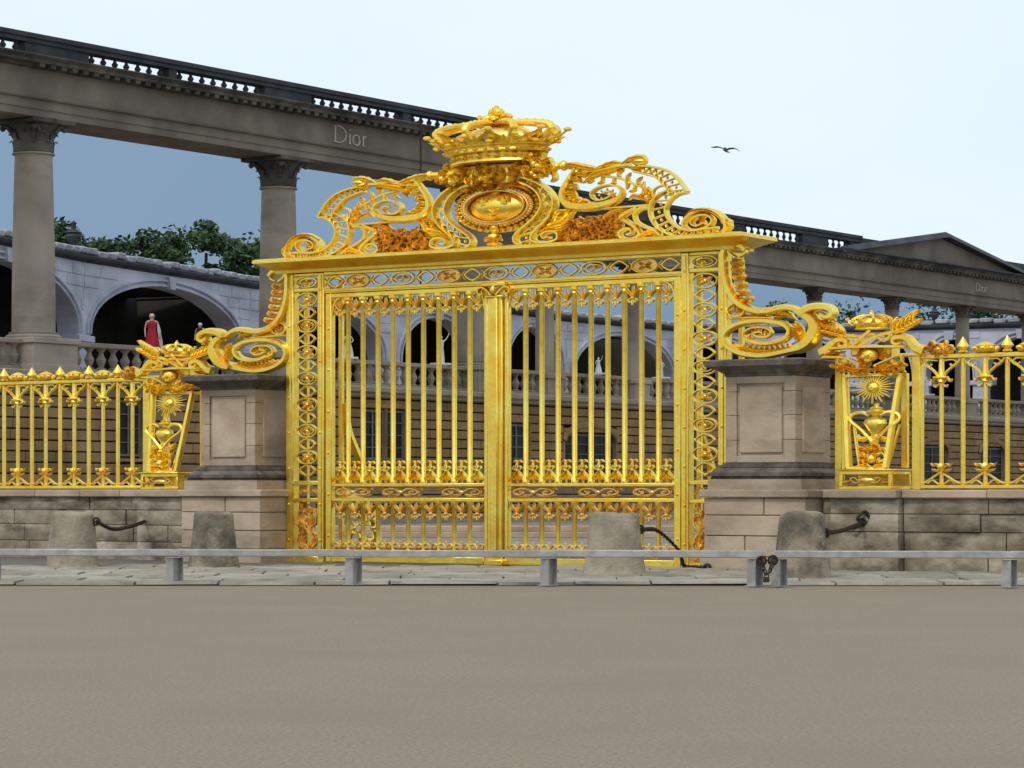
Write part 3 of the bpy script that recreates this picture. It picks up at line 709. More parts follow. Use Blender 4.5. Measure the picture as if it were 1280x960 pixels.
# rear stays behind the jambs
for sg in (-1, 1):
    m = MB()
    m.sweep(cat([(sg*4.46, .62, 3.5), (sg*4.42, .72, 2.9), (sg*4.4, .98, 2.45), (sg*4.4, 1.22, 2.1), (sg*4.4, 1.26, 1.8)], 6), lambda t: [(.07, .05), (.07, -.05), (-.07, -.05), (-.07, .05)])
    m.sweep(cat([(sg*4.46, .62, 1.5), (sg*4.42, 1.0, 1.4), (sg*4.4, 1.5, 1.15), (sg*4.4, 1.75, .7), (sg*4.4, 1.8, 0.01)], 6), lambda t: [(.09, .06), (.09, -.06), (-.09, -.06), (-.09, .06)])
    R = random.Random(77)
    for i in range(34):
        yy = R.uniform(.7, 1.6); z_ = R.uniform(.15, 1.35-.5*(yy-.7)); l = R.uniform(.12, .26); a = R.uniform(0, 2*pi)
        m.tube(cat([(sg*4.4, yy, z_), (sg*4.33, yy+l*.5*cos(a), z_+l*.5*sin(a)), (sg*4.38, yy+l*cos(a+.7), z_+l*sin(a+.7))], 3), lambda t: .05*(1-.7*t), 5)
    part('rear_stay', m, GOLD, gate)

# ================================================================== STONE PILLARS
def pillar(sg, label):
    e = empty('stone_pillar', (G.O[0]+sg*6.6*G.u[0], G.O[1]+sg*6.6*G.u[1], 0), GA); tag(e, label, 'pillar', 'stone pillars beside the gate')
    hx, y0, y1 = .76, -.79, .70
    def blk(name, x0, x1, ya, yb, z0, z1, m_=LIME, c=.02, par=e): return part(name, MB().box(x0, x1, ya, yb, z0, z1, c), m_, par, smooth=False)
    # pedestal courses
    pe = blk('pedestal_core', -hx-.30, hx+.30, y0-.22, y1+.22, .0, 1.44, MORT, 0)
    zc = [.0, .30, .70, 1.10, 1.44]
    for i in range(4):
        g = .012; off = .0 if i else .06
        split = random.uniform(-.3, .3) if i % 2 else None
        xs = [-hx-.34-off, hx+.34+off] if split is None else [-hx-.34, split, hx+.34]
        for a, b in zip(xs[:-1], xs[1:]): blk('stone_block', a+g*(a > -hx-.3), b-g*(b < hx+.3), y0-.26-off, y1+.26+off, zc[i]+(.012 if i else 0), zc[i+1]-.004, LIME, .012, pe)
    blk('pedestal_coping', -hx-.42, hx+.42, y0-.34, y1+.34, 1.445, 1.60, LIME)
    mo = MB()
    def frus(a0, a1, z0, z1):
        vs = []
        for (o, z) in ((a0, z0), (a1, z1)): vs += [(-hx-o, y0-o, z), (hx+o, y0-o, z), (hx+o, y1+o, z), (-hx-o, y1+o, z)]
        mo.add(vs, [(0, 3, 2, 1), (4, 5, 6, 7), (0, 1, 5, 4), (1, 2, 6, 5), (2, 3, 7, 6), (3, 0, 4, 7)])
    frus(.26, .26, 1.603, 1.80); part('plinth', mo, LIME, e, smooth=False); mo = MB()
    frus(.22, .20, 1.803, 1.86); frus(.26, .26, 1.861, 1.93); frus(.20, .09, 1.931, 2.03); frus(.11, .11, 2.031, 2.08); frus(.05, .05, 2.081, 2.12)
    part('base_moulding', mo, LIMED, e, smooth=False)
    core = blk('shaft_core', -hx+.07, hx-.07, y0+.07, y1-.07, 2.1, 3.80, MORT, 0)
    zs = [2.123, 2.56, 3.04, 3.50, 3.80]
    for i in range(4):
        z0, z1 = zs[i]+.004, zs[i+1]-.004
        pz0, pz1 = 2.25, 3.66
        # each course: raised border with a recessed panel on the front and side faces
        blk('stone_block', -hx, -hx+.24, y0, y1, z0, z1, LIME, .006, core); blk('stone_block', hx-.24, hx, y0, y1, z0, z1, LIME, .006, core)
        a, b = max(z0, pz0), min(z1, pz1)
        blk('panel_stone', -hx+.24, hx-.24, y0+.055, y1-.055, z0, z1, LIME, .004, core)
        if i in (0, 3):
            zz0, zz1 = (z0, pz0) if i == 0 else (pz1, z1)
            blk('stone_block', -hx+.241, hx-.241, y0+.002, y1-.002, zz0, zz1, LIME, .004, core)
    # raised field inside the panel and on the side
    fld = MB(); fld.box(-hx+.30, hx-.30, y0+.015, y0+.06, 2.31, 3.60, .015); part('raised_field', fld, LIME, e, smooth=False)
    for sx in (-1, 1):
        fld = MB(); x0, x1 = sorted((sx*(hx-.01), sx*(hx+.028))); fld.box(x0, x1, y0+.28, y1-.28, 2.31, 3.60, .014); part('raised_field', fld, LIME, e, smooth=False)
    mo = MB(); frus(.02, .02, 3.802, 3.86); frus(.05, .13, 3.861, 3.93); frus(.17, .30, 3.931, 3.99); frus(.31, .33, 3.991, 4.09); frus(.27, .22, 4.091, 4.125)
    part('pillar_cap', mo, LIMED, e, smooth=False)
    return e
pillar(-1, 'weathered stone pillar at the left end of the gate, right of the bollard-side short wall')
pillar(1, 'weathered stone pillar at the right end of the gate under the right volute')
bpy.data.objects['stone_pillar']['label'] = 'panelled stone pillar with dark cap under the scroll at the left end of the gilded gate'
bpy.data.objects['stone_pillar.001']['label'] = 'panelled stone pillar with dark cap under the scroll at the right end of the gilded gate'

# ================================================================== LOW WALLS
def wall(sg, s0, s1, label):
    e = empty('low_stone_wall', GO, GA); tag(e, label, 'wall', 'low stone walls under the gilded fences')
    a0, a1 = sorted((sg*s0, sg*s1))
    core = part('wall_core', MB().box(a0, a1, -.24, .34, 0, 1.43), MORT, e, smooth=False)
    rows_ = [(0, .42), (.42, .80), (.80, 1.14), (1.14, 1.43)]
    p0, p1 = sorted((sg*7.98, sg*9.42))
    R = random.Random(60+sg)
    for ri, (z0, z1) in enumerate(rows_):
        x = a0
        while x < a1-.05:
            ln = R.uniform(.9, 2.2); b = min(a1, x+ln)
            if a1-b < .5: b = a1
            if x < p0 < b: b = p0
            elif x < p1 < b: b = p1
            pr = (x >= p0-.01 and b <= p1+.01)
            y0 = (-.58 if pr else -.36)+R.uniform(-.02, .02)
            m = MB(); nn = 6
            # rough-faced stone: front face subdivided and jittered
            vs = []; fs = []
            for i in range(nn+1):
                for j in range(4):
                    xx = x+.012+(b-x-.024)*i/nn; zz = z0+.008+(z1-z0-.016)*j/3
                    edge = i in (0, nn) or j in (0, 3)
                    vs.append((xx, y0+(.018 if edge else R.uniform(-.03, .012)), zz))
            for i in range(nn):
                for j in range(3): q = i*4+j; fs.append((q, q+4, q+5, q+1))
            m.add(vs, fs)
            q = [(x+.012, y0+.018, z0+.008), (b-.012, y0+.018, z0+.008), (b-.012, y0+.018, z1-.008), (x+.012, y0+.018, z1-.008), (x+.012, -.1, z0+.008), (b-.012, -.1, z0+.008), (b-.012, -.1, z1-.008), (x+.012, -.1, z1-.008)]
            m.add(q, [(0, 4, 5, 1), (1, 5, 6, 2), (2, 6, 7, 3), (3, 7, 4, 0)])
            part('stone_block', m, WALLS, core); x = b
    x = a0
    while x < a1-.05:
        b = min(a1, x+R.uniform(1.2, 2.0))
        if a1-b < .5: b = a1
        if x < p0 < b: b = p0
        elif x < p1 < b: b = p1
        pr = (x >= p0-.01 and b <= p1+.01)
        part('coping_stone', MB().box(x+.006, b-.006, -.68 if pr else -.46, .42, 1.435, 1.60+R.uniform(-.008, .004), .02), LIME, core, smooth=False); x = b
wall(-1, 7.72, 16, 'low weathered stone wall under the gilded fence on the left, behind two bollards')
wall(1, 7.72, 14, 'low stained stone wall under the gilded fence on the right, behind the last bollard')

# ================================================================== FENCES
spear_m = MB().lathe([(.055, 1.72), (.055, 4.2), (.09, 4.22), (.09, 4.25), (.05, 4.27), (.10, 4.31), (.085, 4.35), (.0, 4.50)], 10)
spb = MB().lathe([(.046, 1.68), (.046, 4.07)], 10).mesh('bar', GOLD)
spt = MB().lathe([(.05, 4.16), (.10, 4.19), (.06, 4.23), (.125, 4.29), (.10, 4.33), (.004, 4.48)], 10).mesh('spear_finial', GOLD)
orb_ = MB().lathe([(.042, 1.68), (.04, 1.9), (.044, 2.05), (.042, 3.6), (.09, 3.64), (.06, 3.7), (.05, 4.07)], 10).mesh('bar', GOLD)
oc = MB()
oc.lathe([(.10, 4.16), (.24, 4.18), (.26, 4.22), (.16, 4.25), (.22, 4.30), (.12, 4.34), (.03, 4.37)], 12, sy=.6)
for a in range(8): oc.ball((.23*cos(a*pi/4), .13*sin(a*pi/4), 4.25), (.06, .04, .04), 6, 4)
oc_m = oc.mesh('crown_finial', GOLD)
ov = MB()
for sx in (-1, 1):
    ov.strap([(sx*.02, 3.66), (sx*.10, 3.80), (sx*.24, 3.92), (sx*.36, 4.0), (sx*.40, 4.06)], .045, .07)
    ov.strap([(sx*.08, 4.04), (sx*.26, 4.05), (sx*.33, 3.97), (sx*.25, 3.92), (sx*.19, 3.97)], .03, .06)
    ov.leaf([(sx*.02, 3.66), (sx*.12, 3.69), (sx*.19, 3.65), (sx*.22, 3.69)], .05, .06, lobes=2)
    ov.strap([(sx*.03, 3.60), (sx*.11, 3.54), (sx*.14, 3.58)], .03, .06)
ov.box(-.14, .14, -.10, .04, 3.70, 3.74, .01); ov_m = ov.mesh('fleur_ornament', GOLD)
ob = MB()
for sx in (-1, 1):
    ob.leaf([(sx*.02, 1.98), (sx*.10, 2.07), (sx*.17, 2.06), (sx*.22, 2.10)], .05, .06, lobes=2)
    ob.leaf([(sx*.02, 1.95), (sx*.12, 1.96), (sx*.2, 1.99)], .045, .06, lobes=2)
    ob.strap([(sx*.02, 1.92), (sx*.15, 1.84), (sx*.3, 1.75), (sx*.42, 1.72)], .035, .06)
    ob.strap([(sx*.05, 1.70), (sx*.18, 1.78), (sx*.28, 1.72)], .025, .05)
ob.ball((0, -.06, 2.03), (.06, .05, .08)); ob_m = ob.mesh('base_ornament', GOLD)

def R3(cx, cy, n=0): return G.p(1030+cx/9.6, 380+cy/9.6, n)
def R4(cx, cy, n=0): return G.p(1040+cx/6.316, 460+cy/6.316, n)
def fence(sg, count, label):
    e = empty('gilded_fence', GO, GA); tag(e, label, 'fence', 'gilded fences either side of the gate')
    end = 10.02+.89*count+.3
    r = MB(); x0, x1 = sorted((sg*9.42, sg*end))
    r.box(x0, x1, -.07, .07, 4.08, 4.16, .01); rail = part('top_rail', r, GOLD, e)
    r = MB(); r.box(x0, x1, -.07, .07, 1.62, 1.69, .01); part('bottom_rail', r, GOLD, e)
    p = MB().box(*sorted((sg*9.47, sg*9.65)), -.10, .09, 1.60, 4.18, .012); part('fence_post', p, GOLD, e)
    p = MB().box(*sorted((sg*7.84, sg*7.99)), -.08, .07, 1.60, 4.14, .012); part('fence_post', p, GOLD, e)
    for k in range(count):
        xo = sg*(10.04+.89*k); xs = sg*(10.48+.89*k)
        link('bar', orb_, e, (xo, 0, 0)); link('bar', spb, e, (xs, 0, 0)); link('spear_finial', spt, e, (xs, 0, 0))
        link('crown_finial', oc_m, e, (xo, 0, 0)); link('fleur_ornament', ov_m, e, (xo, 0, 0)); link('base_ornament', ob_m, e, (xo, 0, 0))
    # ---- trophy pier
    mir = sg < 0
    def put(name, mm, par, mt=GOLD): return part(name, mm.mirror() if mir else mm, mt, par)
    nf = .42
    nv = lambda y: .14+.30*(y-60)/725.
    zt_, zo_ = G.z(1090, 470, .16), G.z(1085, 584, .42)
    def tilt(mb, off=0.):
        mb.v = [(x, y+nf-(.14+.30*(zt_-z)/(zt_-zo_))-off if y < .05 else y, z) for x, y, z in mb.v]; return mb
    RV = lambda a_, b_: R4(a_, b_, nv(b_))
    fr = MB()
    fr.strap(M(RV, [(108, 70), (122, 400), (138, 785)]), .13, .10, n=nf, k=2)
    fr.strap(M(RV, [(545, 60), (487, 410), (428, 785)]), .13, .10, n=nf, k=2)
    fr.strap(M(RV, [(100, 68), (330, 58), (552, 55)]), .07, .10, n=nf, k=2)
    fr.strap(M(RV, [(130, 790), (430, 790)]), .06, .10, n=nf, k=2)
    q0 = R4(578, 62, -.2); q1 = R4(585, 790, -.2)
    fr.box(q0[0]-.06, q0[0]+.06, .14, .26, q1[1], q0[1]+.05, .01); fr.box(7.99, q0[0]-.06, .15, .25, q0[1]-.02, q0[1]+.04, .01)
    tro = put('trophy_pier', tilt(fr), e)
    s0 = R4(55, 820, .6)[0]; s1 = R4(468, 820, .6)[0]; zb0, zb1 = 1.605, R4(300, 815, .6)[1]
    bx_ = MB()
    for (a, b, c0, c1) in ((s0, s1, zb0, zb0+.06), (s0, s1, zb1-.06, zb1+.01), (s0, s0+.07, zb0+.061, zb1-.061), (s1-.07, s1, zb0+.061, zb1-.061)): bx_.box(a, b, -.6, -.52, c0, c1, .008)
    for (a, b) in ((-.52, .30),): 
        for x in (s0, s1-.07): bx_.box(x, x+.07, a+.001, b, zb0, zb0+.06, .005); bx_.box(x, x+.07, a+.001, b, zb1-.06, zb1, .005)
    bx_.box(s0, s1, .22, .30, zb0, zb1, .01)
    bx_.box(s0-.03, s1+.03, -.64, .34, zb1+.012, zb1+.04, .01)
    put('trophy_base', bx_, e)
    m = MB(); cx = (s0+s1)/2; cz = (zb0+zb1)/2
    for sx in (-1, 1): m.strap([(cx, cz+.04), (cx+sx*.18, cz-.05), (cx+sx*.32, cz+.02), (cx+sx*.24, cz+.05), (cx+sx*.17, cz+.01)], .03, .05, n=.54); m.leaf([(cx+sx*.3, cz), (cx+sx*.45, cz-.04), (cx+sx*.5, cz+.04)], .07, .06, n=.54)
    m.ball((cx, -.56, cz), (.2, .05, .06)); put('base_relief', m, tro, GOLD_SHADED)
    n = .44
    # rayed sun
    sx_, sz_ = RV(335, 150); m = MB()
    for i in range(28):
        a = 2*pi*i/28; l = 1.0 if i % 2 else .78
        m.strap([(sx_+.13*cos(a), sz_+.10*sin(a)), (sx_+.46*l*cos(a), sz_+.32*l*sin(a))], (lambda t: .04*(1-.7*t)), .05, n=n, k=2)
    m.ball((sx_, -n-.04, sz_), (.15, .10, .115), 12, 8); m.ball((sx_, -n-.13, sz_-.01), (.02, .03, .03), 6, 4); m.box(sx_-.05, sx_+.05, -n-.14, -n-.1, sz_-.055, sz_-.045)
    for q in (-1, 1): m.ball((sx_+q*.05, -n-.12, sz_+.03), (.02, .02, .012), 6, 4)
    put('rayed_sun', tilt(m), tro)
    ux, uz = RV(345, 440); m = MB()
    m.lathe([(.05, uz-.42), (.10, uz-.36), (.07, uz-.2), (.16, uz-.1), (.24, uz), (.22, uz+.07), (.10, uz+.12), (.08, uz+.16), (.22, uz+.19), (.24, uz+.22), (.12, uz+.27), (.14, uz+.30), (.05, uz+.33), (.06, uz+.37), (.01, uz+.40)], 16, c=(ux, -n), sy=.6)
    put('urn', tilt(m), tro)
    m = MB()
    for q in (-1, 1):
        m.tube(cat([(ux+q*.02, -n-.04, uz-.34), (ux+q*.25, -n-.06, uz-.12), (ux+q*.50, -n-.04, uz+.06), (ux+q*.47, -n-.04, uz+.18), (ux+q*.28, -n-.05, uz+.22), (ux+q*.12, -n-.06, uz+.16)], 5), .035, 7)
        m.leaf([(ux+q*.1, uz-.25), (ux+q*.26, uz-.3), (ux+q*.36, uz-.2)], .10, .08, n=n, lobes=4); m.leaf([(ux+q*.05, uz-.45), (ux+q*.2, uz-.52), (ux+q*.33, uz-.42)], .11, .08, n=n, lobes=4)
        m.strap([(ux+q*.05, uz-.62), (ux+q*.2, uz-.55), (ux+q*.28, uz-.66), (ux+q*.18, uz-.72), (ux+q*.13, uz-.65)], .04, .07, n=n)
        m.leaf([(ux+q*.02, uz-.85), (ux+q*.2, uz-.8), (ux+q*.36, uz-.88)], .12, .09, n=n, lobes=4)
        m.strap([(ux+q*.30, uz-.98), (ux+q*.36, uz-.9), (ux+q*.25, uz-.86)], .04, .07, n=n)
        # second rim of the tapered drum behind
        m.strap([(ux+q*.48, uz-.02), (ux+q*.36, uz-.55), (ux+q*.26, uz-.93)], .05, .06, n=n-.10)
    foliage(m, ux, uz-.62, .2, .24, 26, .16, .06, .08, n=n, seed=51); m.ball((ux, -n-.05, uz-.66), (.10, .08, .09), 8, 6); m.ball((ux, -n-.05, uz-.86), (.12, .07, .05), 8, 6)
    put('lyre_trophy', tilt(m), tro)
    # mask with garlands
    m = MB(); hx_, hz_ = R3(570, 615, .2)
    m.box(R3(320, 0, .15)[0], R3(810, 0, .15)[0], -.32, .1, R3(570, 560, .15)[1]-.1, R3(570, 520, .15)[1], .03)
    m.ball((hx_, -.42, hz_), (.17, .16, .12), 12, 8); m.ball((hx_, -.58, hz_-.02), (.035, .05, .04), 6, 5); m.ball((hx_, -.52, hz_-.10), (.09, .06, .04), 8, 5)
    for q in (-1, 1): m.ball((hx_+q*.07, -.55, hz_+.03), (.03, .02, .02), 6, 4); m.ball((hx_+q*.09, -.53, hz_-.03), (.06, .05, .04), 7, 5)
    for i in range(14):
        a = -.5+i*(pi+1)/13; m.leaf([(hx_+.15*cos(a), hz_+.10*sin(a)), (hx_+.24*cos(a+.2), hz_+.16*sin(a+.2)), (hx_+.32*cos(a), hz_+.2*sin(a))], .09, .1, n=.32, k=3, lobes=2)
    m = m.shift(0, .15, 0); put('lion_mask', m, tro)
    m = MB()
    for q in (-1, 1):
        m.strap([(hx_+q*.1, hz_-.2), (hx_+q*.36, hz_-.10), (hx_+q*.62, hz_-.02), (hx_+q*.66, hz_-.13), (hx_+q*.52, hz_-.17), (hx_+q*.48, hz_-.09)], .05, .1, n=.36)
        m.leaf([(hx_+q*.05, hz_-.2), (hx_+q*.3, hz_-.28), (hx_+q*.55, hz_-.22), (hx_+q*.7, hz_-.3)], .12, .12, n=.38, lobes=6)
        foliage(m, hx_+q*.58, hz_-.24, .18, .09, 18, .14, .06, .08, n=.36, seed=55+q)
    foliage(m, hx_, hz_-.26, .45, .07, 26, .18, .06, .09, n=.38, seed=58); m = m.shift(0, .15, 0); put('mask_garland', m, tro)
    # top: rails, small crown, crossed palms, volutes
    m = MB()
    m.strap([R3(150, 548), R3(480, 525), R3(1060, 520)], .06, .2, n=.2, k=2); m.strap([R3(60, 645), R3(300, 645)], .07, .2, n=.12, k=2); m.strap([R3(860, 620), R3(1248, 605)], .07, .16, n=.02, k=2)
    for P_ in ([(0, 590), (90, 545), (150, 480), (220, 435), (300, 440), (330, 485), (290, 515), (235, 495), (250, 470)], [(1240, 570), (1130, 520), (1060, 430), (970, 400), (890, 420), (880, 465), (935, 485), (985, 465)]):
        m.strap(M(R3, P_), lambda t: .17*(1-t)+.04, .16, n=.08)
    m.leaf(M(R3, [(0, 600), (120, 580), (200, 590), (300, 570)]), .10, .12, n=.1, lobes=5)
    for q in (-1, 1): m.strap([(R3(600, 0)[0]+q*.25, R3(0, 470)[1]), (R3(600, 0)[0]+q*.42, R3(0, 420)[1]), (R3(600, 0)[0]+q*.36, R3(0, 390)[1])], .05, .1, n=.1)
    put('volute_top', m, tro)
    m = MB(); q_ = M(R3, [(430, 490), (600, 425), (750, 372), (880, 338), (1000, 300)]); m.tube([(x, -.2, z) for x, z in cat(q_, 4)], .035, 6)
    q_ = M(R3, [(470, 520), (640, 420), (760, 370)]); m.tube([(x, -.26, z) for x, z in cat(q_, 4)], .03, 6)
    for (x, y) in ((880, 335), (930, 320), (980, 290), (1030, 265), (1080, 235), (1120, 215)):
        m.leaf(M(R3, [(x, y), (x-5, y-55), (x+40, y-110), (x+95, y-135)]), .10, .08, n=.2, k=3, lobes=2); m.leaf(M(R3, [(x, y), (x+60, y+5), (x+120, y-35)]), .10, .08, n=.2, k=3, lobes=2)
    put('palm_branch', m, tro)
    m = MB(); q_ = M(R3, [(760, 440), (640, 370), (480, 395), (300, 385), (150, 350)]); m.tube([(x, -.2, z) for x, z in cat(q_, 4)], .035, 6)
    q_ = M(R3, [(420, 500), (540, 390), (620, 320)]); m.tube([(x, -.26, z) for x, z in cat(q_, 4)], .03, 6)
    for (x, y) in ((300, 385), (250, 370), (200, 360), (150, 345), (90, 330)):
        m.leaf(M(R3, [(x, y), (x-10, y-40), (x-50, y-75), (x-85, y-85)]), .09, .08, n=.2, k=3, lobes=2); m.leaf(M(R3, [(x, y), (x-50, y+5), (x-100, y-15)]), .09, .08, n=.2, k=3, lobes=2)
    put('palm_branch', m, tro)
    m = MB(); c0 = R3(600, 290); c = (c0[0], -.1); z0 = c0[1]
    m.lathe([(.30, z0-.05), (.36, z0-.03), (.32, z0), (.34, z0+.05), (.40, z0+.12), (.38, z0+.13)], 24, c=c, sy=.5)
    for i in range(10):
        a = 2*pi*i/10; fan_leaf(m, a, .37, z0+.08, .52, z0+.24, .055, c=c, sy=.5, th=.02); m.ball((c[0]+.53*cos(a), c[1]+.53*.5*sin(a), z0+.24), .03, 6, 4)
        m.tube(cat([(c[0]+r*cos(a), c[1]+r*.5*sin(a), z) for r, z in ((.36, z0+.1), (.42, z0+.22), (.25, z0+.32), (.03, z0+.33))], 4), .028, 5)
    m.lathe([(.3, z0+.05), (.3, z0+.16), (.2, z0+.25), (.03, z0+.28)], 16, c=c, sy=.5); m.ball((c[0], c[1], z0+.37), .055, 8, 6); m.ball((c[0], c[1], z0+.44), .03, 6, 4)
    oc_ = put('small_crown', m, tro)
    oc_.scale = (1, 1, .72); oc_.location = (0, 0, z0*.28-(.06 if mir else 0))
    # cluster beside the pier on the rail
    m = MB(); x, z = G.p(1174, 437); foliage(m, x, z, .22, .08, 22, .16, .07, .1, n=0, seed=61, thick=.2); put('leaf_cluster', m, rail, GOLD_SHADED)
fence(-1, 6, 'gilded spear-topped fence with a tapered trophy pier, on the low wall left of the gate')
fence(1, 4, 'gilded spear-topped fence with a rayed sun trophy pier, right of the gate')

# ================================================================== BOLLARDS, CHAINS, BARRIER
def bollard(px, py, wtop, wbot, pytop, label, seed, mt=BOLL):
    Y = EYE*F/(py-HOR); s = Y/F; x = (px-640)*s; h = (py-pytop)*s; r0 = wbot*s/2; r1 = wtop*s/2
    prof = []
    for i in range(15):
        t = i/14; prof.append((r0+(r1-r0)*(t**.75), h*.93*t))
    prof += [(r1*.985, h*.955), (r1*.93, h*.985), (r1*.78, h*1.0), (r1*.4, h*1.008), (.02, h*1.01)]
    prof[0] = (r0*1.03, 0.0)
    m = MB(); R = Vector((seed*3.1, seed*1.7, 0))
    m.lathe(prof, 40)
    m.v = [tuple(Vector(v)*(1+.035*noise.noise(Vector(v)*2.2+R)+.012*noise.noise(Vector(v)*9+R)) if v[2] > 0 else v) for v in m.v]
    o = part('stone_bollard', m, mt); o.location = (x, Y, .03); tag(o, label, 'bollard', 'stone bollards in front of the gate')
    return x, Y, h, r0, r1
b1 = bollard(91, 712, 54, 66, 642, 'weathered stone bollard at far left, chained to the low wall behind it', 1)
b2 = bollard(267, 713, 48, 66, 642, 'stone bollard with a dark top in front of the left stone pillar', 2, BOLD)
b3 = bollard(768, 722, 60, 82, 643, 'pale smooth stone bollard in front of the right gate leaf', 3)
b4 = bollard(1002, 727, 56, 76, 643, 'dark mossy stone bollard in front of the right stone pillar', 4, BOLD)
def chain(pts, label, r=.022, ll=.10, hook=None, hookn=None):
    P = cat(pts, 14); m = MB(); Ls = [0]
    for i in range(1, len(P)): Ls.append(Ls[-1]+(P[i]-P[i-1]).length)
    n = int(Ls[-1]/(ll*.72)); i = 0
    for k in range(n+1):
        T = Ls[-1]*k/n
        while i < len(P)-2 and Ls[i+1] < T: i += 1
        f = (T-Ls[i])/max(1e-6, Ls[i+1]-Ls[i]); c = P[i].lerp(P[i+1], f); d = (P[i+1]-P[i]).normalized()
        q = Vector((0, 0, 1)) if abs(d.z) < .9 else Vector((1, 0, 0)); a = d.cross(q).normalized(); b = d.cross(a).normalized()
        if k % 2: a, b = b, a
        ring = [c+d*(ll/2*cos(t))+a*(ll*.32*sin(t)) for t in [2*pi*j/10 for j in range(10)]]
        m.tube(ring, r*.62, 5, closed=True)
    e = empty('iron_chain', P[0]); tag(e, label, 'chain')
    mm = m.shift(*(-P[0])); part('chain_links', mm, IRON, e)
    h = MB()
    for p in (P[0], P[-1]):
        p_ = p-P[0]; h.tube([p_+Vector((.07*cos(t), 0, .07*sin(t))) for t in [2*pi*j/12 for j in range(12)]], .022, 6, closed=True)
    if hook: h.tube(cat([Vector(q)-P[0] for q in hook], 4), .035, 6)
    part('iron_ring', h, IRON, e)
def gwz(s, n, z): return Vector((*gw(s, -n), z))
def onw(px, py, n): t, z = G.p(px, py, n); return gwz(t, n, z)
x, Y, h, r0, r1 = b1
A = Vector((x+r1*1.12, Y-.1, h*.86)); B = onw(183, 651, .42)
chain([A, A.lerp(B, .3)-Vector((0, 0, .16)), A.lerp(B, .65)-Vector((0, 0, .12)), B], 'rusty chain sagging from the far left bollard to a hook in the low wall', hook=[B, B+Vector((0, .1, .06)), B+Vector((.1, .2, .02))])
x, Y, h, r0, r1 = b3
A = Vector((x+r1*1.08, Y, h*.76)); gB = gpt(856, 1.6*F/(713-HOR), .08)
chain([A, gpt(822, 51.5, .82), gpt(848, 52.5, .44), gpt(852, 52.8, .26), gB, gpt(872, 53.0, .09), gpt(884, 52.8, .08)], 'rusty chain hanging from the pale bollard to the ground by the right jamb')
x, Y, h, r0, r1 = b4
A = Vector((x+r1*1.05, Y, h*.72)); B = onw(1078, 653, .62)
chain([A, A.lerp(B, .5)-Vector((0, 0, .04)), B], 'rusty chain running from the dark mossy bollard to a bracket in the right wall', hook=[B, B+Vector((-.1, -.05, .08)), B+Vector((.05, -.02, .2)), B+Vector((.12, 0, .02)), B+Vector((-.2, 0, -.12))])

def ibeam(px, w_=.165, d_=.25, h=.56):
    m = MB(); t = .018
    m.box(-w_/2, w_/2, -d_/2, -d_/2+t, 0, h); m.box(-w_/2, w_/2, d_/2-t, d_/2, 0, h); m.box(-.008, .008, -d_/2+t+.001, d_/2-t-.001, 0, h)
    m.box(-w_/2-.03, w_/2+.03, -d_/2-.03, d_/2+.03, 0.0, .014)
    return m
def barrier(x0, Y0, x1, Y1, posts, label, z=(.565, .70)):
    e = empty('metal_barrier', (x0, Y0, 0)); tag(e, label, 'barrier', 'low galvanised barriers in front of the gate')
    a = atan2(Y1-Y0, x1-x0); Ln = sqrt((x1-x0)**2+(Y1-Y0)**2)
    ts = [0]
    for px in posts:
        k = (px-640)/F; tt = (k*Y0-x0)/((x1-x0)-k*(Y1-Y0))*Ln
        if .5 < tt < Ln-.5: ts.append(tt)
    ts.append(Ln); RR = random.Random(5)
    for ta, tb_ in zip(ts[:-1], ts[1:]):
        m = MB(); j0, j1 = RR.uniform(-.006, .006), RR.uniform(-.006, .006)
        m.box(ta+.003, tb_-.003, -.07, .05, z[0]+.006, z[1], .012)
        m.v = [(x, y, z_+j0+(j1-j0)*(x-ta)/(tb_-ta)) for x, y, z_ in m.v]
        part('rail', m, STEEL, e, rot=(0, 0, a))
    for tt in ts[1:-1]:
        q = MB().box(tt-.14, tt+.14, -.084, -.071, z[0]+.02, z[1]-.02, .003)
        for dx in (-.09, .09): q.ball((tt+dx, -.088, (z[0]+z[1])/2), (.014, .008, .014), 6, 4)
        part('joint_plate', q, STEEL, e, rot=(0, 0, a))
    for i, px in enumerate(posts):
        k = (px-640)/F; t = (k*Y0-x0)/((x1-x0)-k*(Y1-Y0)); X = x0+t*(x1-x0); Y = Y0+t*(Y1-Y0)
        part('post', ibeam(px, h=z[0]-.016), STEEL, e, (X-x0, Y-Y0+.02, .015), (0, 0, -radians(36)))
        q = MB().box(-.13, .13, -.16, .13, z[0]-.014, z[0]-.002, .003); part('rail_bracket', q, STEEL, e, (X-x0, Y-Y0+.02, 0), (0, 0, a))
    return e
Yb = EYE*F/(734-HOR)
def bp_(px, Y): return (px-640)/F*Y
barrier(bp_(-160, 46.0), 46.0, bp_(957, 44.6), 44.6, [-10, 218, 442, 686, 944], 'long low galvanised barrier rail on short posts running across the left and centre foreground', z=(.475, .60))
barrier(bp_(967, 44.55), 44.55, bp_(1500, 43.8), 43.8, [974, 1262, 1480], 'low galvanised barrier rail at the right, beyond the padlocked gap', z=(.475, .60))
chain([gpt(952, 44.2, .44), gpt(955, 44.1, .30), gpt(960, 44.05, .24), gpt(964, 44.1, .34), gpt(966, 44.2, .45)], 'short chain with padlock tying the two barrier rails together', r=.025, ll=.09)
m = MB(); pl = Vector((0, 0, 0)); m.box(-.05, .05, -.03, .03, 0, .09, .01); m.tube([Vector((.035*cos(t), 0, .09+.06*sin(t))) for t in [pi*j/8 for j in range(9)]], .01, 6)
o = part('padlock', m, IRON); o.location = gpt(958, 43.95, .10); tag(o, 'small padlock hanging on the chain between the two barrier rails', 'padlock')

